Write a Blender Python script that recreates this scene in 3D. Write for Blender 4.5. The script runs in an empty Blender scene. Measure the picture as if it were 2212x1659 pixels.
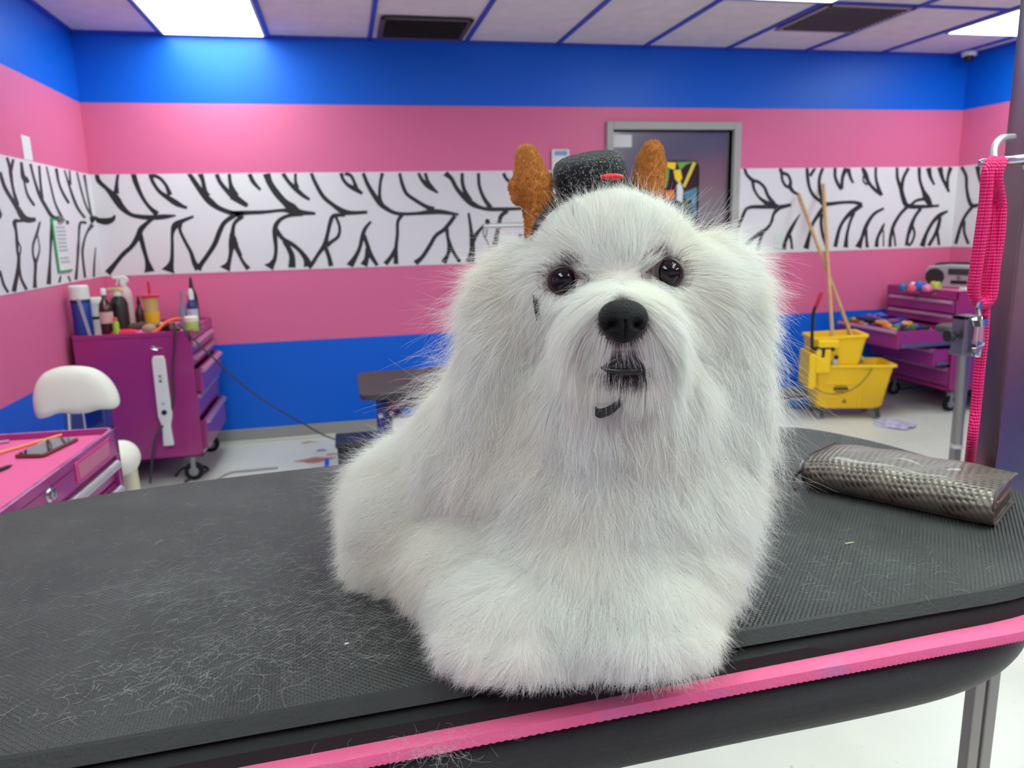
LAMP = 11.6
EXPOSURE = 0.0
HAIRS = 230000
FUR_R = .000085
import bpy, bmesh, math, random
import numpy as np
from mathutils import Vector, Matrix, kdtree
from mathutils.bvhtree import BVHTree
random.seed(7); rng = np.random.default_rng(11)
D = bpy.data; COL = bpy.context.scene.collection
pi = math.pi
# ------------------------------------------------------------------ camera
W_, H_ = 2212, 1659
CX, CY = 1106, 829.5
YAW, PITCH, ROLL, FPX = .2136, .2048, -.0253, 1628.3
CAMP = np.array([0, 0, 1.36])
def _cam():
    c, s = math.cos(YAW), math.sin(YAW)
    f = np.array([s*math.cos(PITCH), c*math.cos(PITCH), -math.sin(PITCH)])
    r = np.array([c, -s, 0.]); u = np.cross(r, f)
    a, b = math.cos(ROLL), math.sin(ROLL)
    return np.array([a*r+b*u, -(-b*r+a*u), f])
CM = _cam()
RIGHT, DOWN, FWD = Vector(CM[0]), Vector(CM[1]), Vector(CM[2])
def ray(x, y): return CM.T @ np.array([(x-CX)/FPX, (y-CY)/FPX, 1.])
def PZ(x, y, z): d = ray(x, y); return Vector(CAMP + d*(z-CAMP[2])/d[2])
def PY(x, y, v): d = ray(x, y); return Vector(CAMP + d*v/d[1])
def PX(x, y, v): d = ray(x, y); return Vector(CAMP + d*v/d[0])
def PT(x, y, t): return Vector(CAMP + ray(x, y)*t)
def proj(P):
    q = (np.asarray(P, float)-CAMP) @ CM.T
    return CX+FPX*q[..., 0]/q[..., 2], CY+FPX*q[..., 1]/q[..., 2], q[..., 2]
# ------------------------------------------------------------------ materials
def lin(c):
    return tuple(((v/255)/12.92 if v/255 <= .04045 else ((v/255+.055)/1.055)**2.4) for v in c)
def mat(name, rgb, rough=.5, metal=0, spec=.5, bump=0, bscale=60, var=0, vscale=4, coat=0, trans=0, sheen=0, alpha=1, emit=None, es=0, detail=3):
    m = D.materials.new(name); m.use_nodes = True; nt = m.node_tree; b = nt.nodes['Principled BSDF']
    col = (*lin(rgb), 1)
    b.inputs['Base Color'].default_value = col
    b.inputs['Roughness'].default_value = rough; b.inputs['Metallic'].default_value = metal
    b.inputs['Specular IOR Level'].default_value = spec
    b.inputs['Coat Weight'].default_value = coat; b.inputs['Transmission Weight'].default_value = trans
    b.inputs['Sheen Weight'].default_value = sheen; b.inputs['Alpha'].default_value = alpha
    if emit: b.inputs['Emission Color'].default_value = (*lin(emit), 1); b.inputs['Emission Strength'].default_value = es
    tc = nt.nodes.new('ShaderNodeTexCoord')
    if var:
        n = nt.nodes.new('ShaderNodeTexNoise'); n.inputs['Scale'].default_value = vscale; n.inputs['Detail'].default_value = detail
        nt.links.new(tc.outputs['Object'], n.inputs['Vector'])
        r = nt.nodes.new('ShaderNodeValToRGB')
        r.color_ramp.elements[0].position = .35; r.color_ramp.elements[1].position = .65
        r.color_ramp.elements[0].color = (*[c*(1-var) for c in col[:3]], 1)
        r.color_ramp.elements[1].color = (*[min(1, c*(1+var)) for c in col[:3]], 1)
        nt.links.new(n.outputs[0], r.inputs[0]); nt.links.new(r.outputs[0], b.inputs['Base Color'])
    if bump:
        n = nt.nodes.new('ShaderNodeTexNoise'); n.inputs['Scale'].default_value = bscale; n.inputs['Detail'].default_value = 3
        nt.links.new(tc.outputs['Object'], n.inputs['Vector'])
        bp = nt.nodes.new('ShaderNodeBump'); bp.inputs['Strength'].default_value = bump; bp.inputs['Distance'].default_value = .002
        nt.links.new(n.outputs[0], bp.inputs['Height']); nt.links.new(bp.outputs[0], b.inputs['Normal'])
    return m
def mnode(nt, op, a, b=None, clamp=False):
    n = nt.nodes.new('ShaderNodeMath'); n.operation = op; n.use_clamp = clamp
    for i, v in enumerate((a, b)):
        if v is None: continue
        if isinstance(v, (int, float)): n.inputs[i].default_value = v
        else: nt.links.new(v, n.inputs[i])
    return n.outputs[0]
# ------------------------------------------------------------------ mesh builder
def frame(z):
    z = Vector(z).normalized(); a = Vector((0, 0, 1)) if abs(z.z) < .95 else Vector((1, 0, 0))
    x = a.cross(z).normalized(); return x, z.cross(x), z
class MB:
    def __init__(s): s.v = []; s.f = []; s.m = []
    def add(s, vs, fs, mi=0):
        o = len(s.v); s.v += [tuple(v) for v in vs]; s.f += [tuple(i+o for i in f) for f in fs]; s.m += [mi]*len(fs); return s
    def box(s, lo, hi, mi=0, M=None):
        vs = [Vector((x, y, z)) for x in (lo[0], hi[0]) for y in (lo[1], hi[1]) for z in (lo[2], hi[2])]
        if M is not None: vs = [M @ v for v in vs]
        return s.add(vs, [(0, 1, 3, 2), (4, 6, 7, 5), (0, 4, 5, 1), (2, 3, 7, 6), (0, 2, 6, 4), (1, 5, 7, 3)], mi)
    def loft(s, rings, mi=0, caps=True, closed=True):
        n = len(rings[0]); o = len(s.v); s.v += [tuple(v) for r in rings for v in r]; c = 0
        for i in range(len(rings)-1):
            for j in range(n if closed else n-1):
                k = (j+1) % n; s.f.append((o+i*n+j, o+i*n+k, o+(i+1)*n+k, o+(i+1)*n+j)); c += 1
        if caps: s.f.append(tuple(o+j for j in range(n))[::-1]); s.f.append(tuple(o+(len(rings)-1)*n+j for j in range(n))); c += 2
        s.m += [mi]*c; return s
    def tube(s, pts, r, n=10, mi=0, caps=True):
        pts = [Vector(p) for p in pts]; rs = r if isinstance(r, (list, tuple)) else [r]*len(pts); rings = []
        x = None
        for i, p in enumerate(pts):
            d = (pts[min(i+1, len(pts)-1)]-pts[max(i-1, 0)]).normalized()
            if x is None: x = frame(d)[0]
            x = (x-d*x.dot(d)).normalized(); y = d.cross(x)
            rings.append([p+(x*math.cos(a)+y*math.sin(a))*rs[i] for a in [2*pi*k/n for k in range(n)]])
        return s.loft(rings, mi, caps)
    def lathe(s, c, prof, n=24, axis=(0, 0, 1), mi=0, caps=True):
        x, y, z = frame(axis); c = Vector(c)
        return s.loft([[c+z*h+(x*math.cos(a)+y*math.sin(a))*max(r, 1e-4) for a in [2*pi*k/n for k in range(n)]] for r, h in prof], mi, caps)
    def ell(s, c, r, n=20, m=12, M=None, mi=0):
        c = Vector(c); rings = []
        for i in range(m+1):
            t = pi*i/m; t = min(max(t, .02), pi-.02)
            rings.append([Vector((r[0]*math.sin(t)*math.cos(2*pi*k/n), r[1]*math.sin(t)*math.sin(2*pi*k/n), -r[2]*math.cos(t))) for k in range(n)])
        rings = [[c+((M @ v) if M else v) for v in q] for q in rings]
        return s.loft(rings, mi)
    def prism(s, outline, z0, z1, mi=0, M=None):
        a = [Vector((x, y, z0)) for x, y in outline]; b = [Vector((x, y, z1)) for x, y in outline]
        if M is not None: a = [M @ v for v in a]; b = [M @ v for v in b]
        return s.loft([a, b], mi)
    def build(s, name, mats, parent=None, smooth=True, bevel=0, seg=2, loc=None, angle=40):
        me = D.meshes.new(name); me.from_pydata(s.v, [], s.f)
        for m in (mats if isinstance(mats, (list, tuple)) else [mats]): me.materials.append(m)
        me.polygons.foreach_set('material_index', s.m)
        bm = bmesh.new(); bm.from_mesh(me); bmesh.ops.recalc_face_normals(bm, faces=bm.faces); bm.to_mesh(me); bm.free()
        if smooth:
            me.polygons.foreach_set('use_smooth', [True]*len(me.polygons))
            me.set_sharp_from_angle(angle=math.radians(angle))
        o = D.objects.new(name, me); COL.objects.link(o)
        if bevel:
            b = o.modifiers.new('Bevel', 'BEVEL'); b.width = bevel; b.segments = seg; b.limit_method = 'ANGLE'; b.angle_limit = math.radians(40); b.harden_normals = True
        if parent: o.parent = parent; o.matrix_parent_inverse = Matrix.Translation(parent.location).inverted()
        return o
def tag(o, label=None, cat=None, group=None, kind=None):
    if label: o['label'] = label
    if cat: o['category'] = cat
    if group: o['group'] = group
    if kind: o['kind'] = kind
    return o
def thing(name, loc, label, cat, group=None):
    o = D.objects.new(name, None); o.empty_display_size = .05; COL.objects.link(o); o.location = loc
    return tag(o, label, cat, group)
def struct(o): o['kind'] = 'structure'; return o
def spline(pts, n=6, closed=False):
    P = [np.array(p, float) for p in pts]; out = []; N = len(P)
    for i in range(N if closed else N-1):
        p0 = P[(i-1) % N] if closed or i > 0 else P[0]*2-P[1]; p1 = P[i]; p2 = P[(i+1) % N]
        p3 = P[(i+2) % N] if closed or i+2 < N else P[-1]*2-P[-2]
        for k in range(n):
            t = k/n
            out.append(.5*((2*p1)+(-p0+p2)*t+(2*p0-5*p1+4*p2-p3)*t*t+(-p0+3*p1-3*p2+p3)*t**3))
    if not closed: out.append(P[-1])
    return out
def rrect(x0, y0, x1, y1, r, n=5):
    o = []
    for cx, cy, a0 in ((x1-r, y0+r, -pi/2), (x1-r, y1-r, 0), (x0+r, y1-r, pi/2), (x0+r, y0+r, pi)):
        for k in range(n+1): a = a0+pi/2*k/n; o.append((cx+r*math.cos(a), cy+r*math.sin(a)))
    return o
# ------------------------------------------------------------------ room
RX0, RX1, RY0, RY1, RZ = -1.455, 4.671, -1.5, 5.133, 2.53
ZBP, ZT, ZB, ZPB, ZBB = 2.135, 1.734, 1.126, .655, .091
x0g = -.963
M_chrome = mat('chrome', (200, 200, 205), .18, 1)
M_steel = mat('brushed steel', (150, 145, 145), .38, 1, bump=.05, bscale=200)
M_black = mat('black plastic', (22, 22, 24), .45)
M_rubber = mat('black rubber', (14, 14, 15), .8)
M_white = mat('white plastic', (228, 226, 222), .4)
M_paper = mat('white paper', (225, 222, 226), .8)
def wall_material():
    m = D.materials.new('striped wall paint'); m.use_nodes = True; nt = m.node_tree; b = nt.nodes['Principled BSDF']
    g = nt.nodes.new('ShaderNodeNewGeometry'); sp = nt.nodes.new('ShaderNodeSeparateXYZ'); nt.links.new(g.outputs['Position'], sp.inputs[0])
    r = nt.nodes.new('ShaderNodeValToRGB'); r.color_ramp.interpolation = 'CONSTANT'
    zz = mnode(nt, 'DIVIDE', sp.outputs[2], RZ); nt.links.new(zz, r.inputs[0])
    blue = (*lin((0, 97, 216)), 1); pink = (*lin((222, 108, 152)), 1)
    r.color_ramp.elements[0].color = blue; r.color_ramp.elements[0].position = 0
    r.color_ramp.elements[1].color = pink; r.color_ramp.elements[1].position = ZPB/RZ
    e = r.color_ramp.elements.new(ZBP/RZ); e.color = blue
    nt.links.new(r.outputs[0], b.inputs['Base Color']); b.inputs['Roughness'].default_value = .42; b.inputs['Specular IOR Level'].default_value = .35
    n = nt.nodes.new('ShaderNodeTexNoise'); n.inputs['Scale'].default_value = 180; nt.links.new(g.outputs['Position'], n.inputs['Vector'])
    bp = nt.nodes.new('ShaderNodeBump'); bp.inputs['Strength'].default_value = .06; bp.inputs['Distance'].default_value = .002
    nt.links.new(n.outputs[0], bp.inputs['Height']); nt.links.new(bp.outputs[0], b.inputs['Normal'])
    return m
M_wall = wall_material()
T = .1
DX0, DX1, DZ1 = PY(1322, 300, RY1).x, PY(1582, 300, RY1).x, PY(1450, 281, RY1).z   # door opening
b = MB(); b.box((RX0-T, RY1, 0), (DX0, RY1+T, RZ)); b.box((DX1, RY1, 0), (RX1+T, RY1+T, RZ)); b.box((DX0, RY1, DZ1), (DX1, RY1+T, RZ))
struct(b.build('wall_back', M_wall, smooth=False))
struct(MB().box((RX0-T, RY0, 0), (RX0, RY1, RZ)).build('wall_left', M_wall, smooth=False))
struct(MB().box((RX1, RY0, 0), (RX1+T, RY1, RZ)).build('wall_right', M_wall, smooth=False))
M_wallf = mat('light lilac paint', (215, 200, 212), .6)
struct(MB().box((RX0-T, RY0-T, 0), (RX1+T, RY0, RZ)).build('wall_front', M_wall, smooth=False))
# floor
def floor_material():
    m = mat('speckled vinyl floor', (214, 210, 200), .32, spec=.4); nt = m.node_tree; b = nt.nodes['Principled BSDF']
    g = nt.nodes.new('ShaderNodeNewGeometry')
    n1 = nt.nodes.new('ShaderNodeTexNoise'); n1.inputs['Scale'].default_value = 22; n1.inputs['Detail'].default_value = 5; n1.inputs['Roughness'].default_value = .75
    n2 = nt.nodes.new('ShaderNodeTexNoise'); n2.inputs['Scale'].default_value = 2.2; n2.inputs['Detail'].default_value = 4
    for n in (n1, n2): nt.links.new(g.outputs['Position'], n.inputs['Vector'])
    r = nt.nodes.new('ShaderNodeValToRGB'); r.color_ramp.elements[0].position = .27; r.color_ramp.elements[1].position = .36
    r.color_ramp.elements[0].color = (*lin((120, 112, 104)), 1); r.color_ramp.elements[1].color = (*lin((222, 219, 211)), 1)
    nt.links.new(n1.outputs[0], r.inputs[0])
    mx = nt.nodes.new('ShaderNodeMix'); mx.data_type = 'RGBA'; mx.blend_type = 'MULTIPLY'; mx.inputs[0].default_value = .35
    r2 = nt.nodes.new('ShaderNodeValToRGB'); r2.color_ramp.elements[0].position = .3; r2.color_ramp.elements[1].position = .7
    r2.color_ramp.elements[0].color = (.55, .55, .53, 1)
    nt.links.new(n2.outputs[0], r2.inputs[0]); nt.links.new(r.outputs[0], mx.inputs[6]); nt.links.new(r2.outputs[0], mx.inputs[7]); nt.links.new(mx.outputs[2], b.inputs['Base Color'])
    return m
struct(MB().box((RX0-T, RY0-T, -.1), (RX1+T, RY1+T, 0)).build('floor', floor_material(), smooth=False))
# ceiling: tiles with a painted grid
M_tile = mat('ceiling tile', (226, 220, 226), .9, bump=.3, bscale=120, var=.04, vscale=9)
M_grid = mat('blue ceiling grid', (52, 72, 190), .5)
b = MB(); b.box((RX0-T, RY0-T, RZ+.012), (RX1+T, RY1+T, RZ+.1), 0)
for k in range(-1, 11):
    x = x0g+.61*k
    if RX0 < x < RX1: b.box((x-.0125, RY0, RZ), (x+.0125, RY1, RZ+.013), 1)
yy = [RY1-.004-1.106-1.22*j for j in range(8)]
for y in yy:
    if y > RY0: b.box((RX0, y-.0125, RZ+.0005), (RX1, y+.0125, RZ+.013), 1)
for (p, q) in (((RX0, RY1-.02, RZ), (RX1, RY1, RZ+.013)), ((RX0, RY0, RZ), (RX0+.02, RY1, RZ+.013)), ((RX1-.02, RY0, RZ), (RX1, RY1, RZ+.013))): b.box(p, q, 1)
struct(b.build('ceiling', [M_tile, M_grid], smooth=False))
# lights
M_lamp = mat('lit diffuser', (255, 255, 255), .5, emit=(233, 255, 243), es=LAMP)
M_lframe = mat('light frame', (225, 225, 230), .4)
def ceiling_light(x, y0, y1, label, w=.585):
    t = thing('ceiling_light', (x, (y0+y1)/2, RZ), label, 'ceiling light', 'recessed ceiling light panels')
    MB().prism(rrect(x-w/2+.012, y0+.012, x+w/2-.012, y1-.012, .01), RZ-.004, RZ+.004).build('diffuser', M_lamp, t, smooth=False)
    f = MB(); f.box((x-w/2, y0, RZ-.006), (x-w/2+.014, y1, RZ+.002)); f.box((x+w/2-.014, y0, RZ-.006), (x+w/2, y1, RZ+.002))
    f.box((x-w/2, y0, RZ-.006), (x+w/2, y0+.014, RZ+.002)); f.box((x-w/2, y1-.014, RZ-.006), (x+w/2, y1, RZ+.002))
    f.build('frame', M_lframe, t, smooth=False)
def cellx(k): return x0g+.61*(k+.5)
ceiling_light(cellx(0), RY1-1.10, RY1-.03, 'bright ceiling light panel above the left end of the back wall')
ceiling_light(cellx(8), RY1-1.78, RY1-.6, 'bright ceiling light panel beside the right wall, behind the steel pole')
ceiling_light(2.43, RY1-1.11-1.19, RY1-1.14, 'ceiling light panel just touching the top edge above the air vent')
for k, j in ((0, 2), (3, 3), (6, 3), (0, 4), (3, 4), (6, 4)):
    y1 = RY1-1.11-1.22*j+1.19
    ceiling_light(cellx(k), y1-1.17, y1, 'lit ceiling panel over the room in front of the table')
# vents
def vent(k, y0, y1, label, mcol, slats=9, w=.5):
    xc = cellx(k); t = thing('ceiling_vent', (xc, (y0+y1)/2, RZ), label, 'air vent')
    MB().box((xc-w/2+.01, y0+.01, RZ-.002), (xc+w/2-.01, y1-.01, RZ+.006)).build('duct_opening', M_rubber, t, smooth=False)
    f = MB(); e = .03
    f.box((xc-w/2, y0, RZ-.01), (xc-w/2+e, y1, RZ)); f.box((xc+w/2-e, y0, RZ-.01), (xc+w/2, y1, RZ)); f.box((xc-w/2, y0, RZ-.01), (xc+w/2, y0+e, RZ)); f.box((xc-w/2, y1-e, RZ-.01), (xc+w/2, y1, RZ))
    f.build('frame', mcol, t, bevel=.003)
    s = MB()
    for i in range(slats):
        y = y0+e+(y1-y0-2*e)*(i+.5)/slats
        s.box((-w/2+e, -.012, -.001), (w/2-e, .012, .001), 0, Matrix.Translation((xc, y, RZ-.01)) @ Matrix.Rotation(.7, 4, 'X'))
    s.build('louvre', mcol, t, smooth=False)
M_vent = mat('grey vent metal', (150, 138, 150), .5)
vent(2, PZ(900, 80, RZ).y+.02, PZ(900, 38, RZ).y if False else 4.98, 'dark slatted return air vent left of centre in the ceiling', mat('dusty vent metal', (92, 84, 92), .6), 11) if False else None
ya, yb = PZ(905, 38, RZ).y, PZ(905, 82, RZ).y
vent(2, min(ya, yb), max(ya, yb), 'dark slatted return air vent in the ceiling beside the wide blue wall band', mat('dusty vent metal', (84, 76, 84), .6), 7, .53)
ya, yb = PZ(1810, 8, RZ).y, PZ(1760, 66, RZ).y
vent(6, min(ya, yb), max(ya, yb), 'louvred supply air vent in the ceiling towards the right corner', M_vent, 13, .56)
# ceiling camera in the corner
p = PZ(2094, 115, RZ-.01); t = thing('security_camera', (p.x, p.y, RZ), 'small white security camera at the right rear ceiling corner', 'security camera')
MB().lathe((p.x, p.y, RZ), [(.05, 0), (.052, -.01), (.05, -.03), (.03, -.034)], 20).build('mount', M_white, t)
MB().ell((p.x-.01, p.y-.01, RZ-.045), (.032, .032, .028)).build('lens_dome', M_black, t)
# zebra wall band ----------------------------------------------------------
M_zw = mat('white border paper', (226, 220, 226), .55)
M_zb = mat('black stripe print', (24, 26, 32), .5)
ST = {}
ST['A'] = (180, 360, 6.506, 'B', ["185,90,50 215,200,55 330,310,50 450,440,90 540,570,75 660,670,50 800,705,55 950,715,60 1130,705,60 1300,688,20", "487,100,35 470,230,40 462,380,70", "700,90,65 740,230,60 830,430,45 930,570,45 1040,670,70",
 "945,100,60 970,200,45 1060,340,45 1180,430,60 1300,510,70 1400,560,45 1460,580,35", "960,115,50 1070,160,40 1160,260,40 1220,400,60", "130,700,60 200,750,60 320,770,80 410,740,60 445,680,20",
 "1000,700,50 900,790,50 810,880,70 770,980,70 680,1120,55 560,1230,55 460,1350,55 340,1500,80", "800,960,60 840,1120,55 890,1300,50 920,1420,90 930,1480,130", "1550,700,30 1400,760,50 1290,830,80 1250,950,40 1250,1100,40 1245,1300,50 1220,1400,90 1190,1480,170",
 "1360,800,60 1360,900,40 1440,1070,40 1510,1200,45 1560,1350,60 1620,1440,90", "1480,90,50 1580,240,60 1680,380,70 1780,490,80 1900,580,60 2080,650,60 2250,680,70", "1640,90,70 1680,200,50 1710,350,60 1740,420,90",
 "1870,100,50 1930,230,50 2050,370,60 2140,440,80 2212,490,70 2300,545,55", "2050,100,40 2065,230,45 2100,350,80 2150,420,80", "2130,680,60 1990,780,55 1920,900,60 1850,1080,60 1750,1240,55 1650,1380,60 1610,1450,80",
 "2240,690,60 2130,790,45 2100,900,50 2090,1050,80 2070,1230,50 2040,1360,60 1990,1450,140", "2110,1000,70 2150,1130,60 2212,1260,50"])
ST['B'] = (500, 360, 6.506, 'B', ["250,100,50 310,220,50 410,330,30", "490,90,90 540,230,75 640,380,80 750,500,80 850,580,110 960,640,70 1180,660,35", "-10,670,80 200,650,55 450,640,45 700,615,40 850,620,80", "0,410,80 100,480,60 230,555,30", "720,90,50 800,210,45 900,310,60 1000,400,50 1100,465,35", "900,95,35 900,200,35 920,300,60",
 "1120,90,40 1180,230,45 1290,420,50 1430,540,50 1570,630,70 1700,650,50 1910,640,40", "1540,90,50 1570,180,40 1640,260,45 1750,320,60 1840,380,35", "1590,90,50 1680,130,40 1730,230,40 1750,300,60", "1850,90,40 1920,260,50 2030,440,60 2110,540,60 2212,610,50",
 "0,940,60 50,1080,70 100,1220,40 170,1350,40 240,1440,60", "1000,660,60 800,690,45 680,750,50 620,840,60 610,950,60 625,1150,45 610,1290,50 560,1380,80 520,1430,140", "620,880,60 720,1010,50 850,1090,50 960,1180,50 1050,1300,70 1080,1400,110",
 "740,1040,60 800,1140,60 850,1260,70 850,1420,90", "1600,680,40 1440,690,50 1390,780,50 1350,950,45 1310,1100,60 1220,1230,45 1130,1370,50 1080,1420,60", "1470,710,35 1520,850,35 1500,980,40 1400,1060,45 1340,1110,60", "1320,1130,50 1370,1270,50 1400,1400,60",
 "1960,770,30 1880,870,45 1840,980,50 1800,1150,45 1730,1290,60 1660,1400,90", "1860,960,50 1910,1100,50 1950,1230,60 2050,1390,40", "1910,1150,50 1900,1290,60 1860,1390,90"])
ST['C'] = (820, 360, 6.506, 'B', ["40,90,45 10,230,35 0,400,40 20,520,60 110,600,50 260,660,45 500,660,40 700,640,60 850,635,60 1110,675,30", "280,90,35 320,250,45 380,380,45 500,470,45 650,560,50 760,610,80", "545,90,35 600,190,45 690,270,70 820,370,25", "640,90,40 680,210,40 740,310,60",
 "920,90,70 1010,170,50 1080,300,50 1180,420,60 1300,520,70 1430,580,45 1600,600,50 2000,590,35", "1160,90,40 1165,230,45 1200,350,50 1270,480,70", "1390,90,40 1400,260,40 1460,430,45 1560,580,60", "1740,90,40 1780,170,40 1870,240,40", "310,680,50 255,780,40 250,950,40 230,1150,45 230,1370,60",
 "230,1150,50 160,1270,50 80,1370,60", "1060,690,50 980,800,50 900,890,50 790,970,45 700,1120,50 600,1270,50 500,1360,70", "940,850,50 960,1000,40 985,1120,60 960,1230,45 900,1350,70", "1000,1120,40 1060,1240,40 1130,1340,45", "1250,650,30 1280,850,40 1300,1050,60 1300,1200,70 1270,1350,110",
 "1480,820,40 1400,900,40 1330,1000,60 1300,1080,60", "1800,620,50 1710,690,50 1680,800,50 1640,1000,55 1620,1150,80 1600,1330,90", "2050,90,45 2100,250,45 2200,420,50 2350,560,55 2600,600,50 2850,590,40", "2400,90,45 2450,260,45 2560,420,60", "2500,620,50 2420,780,45 2380,960,50 2250,1330,80", "2390,950,50 2450,1150,45 2520,1330,60", "2750,90,45 2800,300,45 2900,450,40", "2000,1330,80 1960,1150,50 1980,950,40"])
ST['D'] = (1580, 350, 7.9, 'B', ["220,90,45 260,210,45 360,310,55 460,340,45 560,430,45 620,570,50 700,680,60 790,770,70 1020,730,45", "360,330,50 390,470,40 470,600,40 600,700,70 680,740,110", "800,760,70 560,765,60 280,785,50 180,960,45 90,1170,50", "800,780,80 720,890,45 680,1030,45 600,1140,45 500,1210,60 350,1320,55 190,1480,70", "530,1210,50 490,1330,40 440,1510,60",
 "830,90,45 860,180,55 960,220,45 1010,330,45 1000,420,60 1060,510,50 1150,555,35", "855,180,45 870,310,40 930,410,45 1000,430,50", "1170,890,15 1070,1050,45 990,1200,60 920,1360,50 890,1490,70", "1000,1250,45 1025,1380,35 1035,1490,40", "1290,90,45 1300,250,50 1330,430,45 1400,570,50 1520,670,50 1600,720,60 1900,690,45 2100,690,50 2230,730,60",
 "1430,100,40 1340,240,50", "1560,100,45 1500,290,45 1510,500,50 1570,700,60", "2230,730,60 2060,850,70 1930,980,50 1840,1150,50 1770,1450,60", "2090,860,50 2020,1040,40 1970,1250,45 1950,1460,70", "1600,740,60 1500,880,60 1390,1050,45 1330,1250,50 1270,1480,80", "1540,880,50 1530,1050,45 1560,1250,45 1620,1420,50", "1770,90,45 1770,250,45 1820,380,50 1880,470,50", "1970,90,80 1900,250,50 1880,460,50", "1990,110,60 2030,260,45 2080,360,35"])
ST['E'] = (1840, 350, 7.9, 'B', ["180,90,40 230,200,70 290,350,50 400,480,50 510,570,40", "200,230,25 200,330,25 270,390,35", "410,90,40 410,260,40 450,430,50 510,570,50", "770,90,40 780,280,45 840,460,60 880,620,70 960,750,70 1250,760,50 1490,745,35", "970,100,45 880,280,45 850,470,50", "1150,90,50 1160,300,45 1220,490,55 1280,620,100 1350,750,60", "1000,740,40 1100,660,40 1230,630,50",
 "1310,100,80 1340,250,50 1410,390,30", "1500,90,80 1550,280,50 1660,510,40", "1690,90,60 1640,260,40 1630,440,50", "550,790,35 400,870,45 300,990,50 230,1130,60 170,1300,50 110,1460,100", "240,1150,50 250,1300,40 265,1460,50", "560,1040,15 520,1130,45 440,1300,45 420,1450,60", "540,1160,20 540,1440,22", "940,770,50 820,900,45 710,1090,50 660,1300,45 650,1450,50", "700,1130,35 730,1300,30 745,1440,30",
 "1180,790,50 1080,930,45 1010,1100,60 950,1300,45 940,1430,60", "1040,1090,35 1070,1220,35 1030,1360,35 970,1430,40", "1640,835,30 1500,910,60 1380,1030,50 1270,1230,50 1200,1440,80", "1510,940,45 1470,1120,55 1400,1280,45 1310,1430,50", "1460,1190,40 1490,1420,40"])
ST['R'] = (1840, 350, 7.9, 'R', ["1870,80,50 1950,240,45 1960,450,45 2000,650,55 2070,750,60 2250,700,35", "2050,770,50 1930,930,45 1850,1120,50 1770,1400,50", "1920,1000,40 1920,1200,40 1990,1400,45", "2150,70,80 2170,250,45 2240,440,50 2290,480,40", "2400,90,60 2420,300,60 2500,420,50 2620,440,50", "2420,700,70 2360,900,60 2250,1380,80", "2420,900,60 2480,1150,60 2560,1400,80", "2150,1380,60 2080,1460,50",
 "2700,60,80 2740,300,70 2850,500,80 3000,560,60", "2850,700,80 2760,1000,80 2700,1400,90"])
ST['F'] = (0, 320, 5.03, 'L', ["0,260,30 50,420,35 130,560,35 190,650,45 250,750,60 310,780,55 390,775,35", "75,100,25 110,220,30 115,260,35 140,430,25 190,620,40", "145,120,25 120,240,30", "230,150,25 250,300,40 280,340,50 310,375,25", "250,300,15 290,480,22 330,560,24 375,625,25", "330,170,25 370,330,22 430,510,30 500,640,32 560,735,35 620,770,30", "425,190,22 440,380,22 460,550,28", "505,200,16 550,400,18 600,600,20 680,770,28",
 "610,220,28 640,380,22 690,500,26 750,600,26", "700,240,15 750,400,20 800,550,26 850,660,26 925,760,24", "755,240,14 765,400,24", "835,260,16 880,450,18 940,640,18 1000,740,22", "915,290,24 950,500,16 990,720,22", "680,808,35 750,808,35", "390,780,30 230,790,25 160,800,40 175,900,25 185,1020,30 190,1130,22 205,1200,30 190,1350,35 150,1560,45", "190,1000,15 225,1090,14 205,1190,22", "205,1210,20 225,1400,25 290,1540,30",
 "435,800,18 400,930,25 360,1050,22 360,1160,20 385,1260,30 380,1400,28 380,1520,40", "410,950,12 430,1100,14 390,1250,25", "560,790,20 555,960,26 545,1200,22 530,1480,45", "940,812,25 870,820,25 855,1000,20 850,1080,26 840,1250,22 825,1430,30", "1005,830,40 940,930,20 900,1080,24 900,1200,22 925,1410,24", "1040,1080,10 1025,1250,18 1020,1400,22", "0,1330,20 40,1480,25 90,1570,25", "660,1390,18 645,1460,24", "740,1390,18 765,1450,20",
 "-60,700,50 10,760,30", "1000,740,50 1012,790,50 1020,800,50", "-150,60,30 -110,300,30 -60,560,40 0,740,50", "-60,720,30 -120,900,30 -100,1200,30 -170,1600,40", "-100,1100,30 -40,1300,30 0,1400,30"])
bands = {'B': MB(), 'L': MB(), 'R': MB()}
bands['B'].box((RX0, RY1-.003, ZB), (DX0-.05, RY1, ZT)); bands['B'].box((DX1+.05, RY1-.003, ZB), (RX1, RY1, ZT))
bands['L'].box((RX0, RY0, ZB), (RX0+.003, RY1, ZT)); bands['R'].box((RX1-.003, RY0, ZB), (RX1, RY1, ZT))
nst = 0
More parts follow.
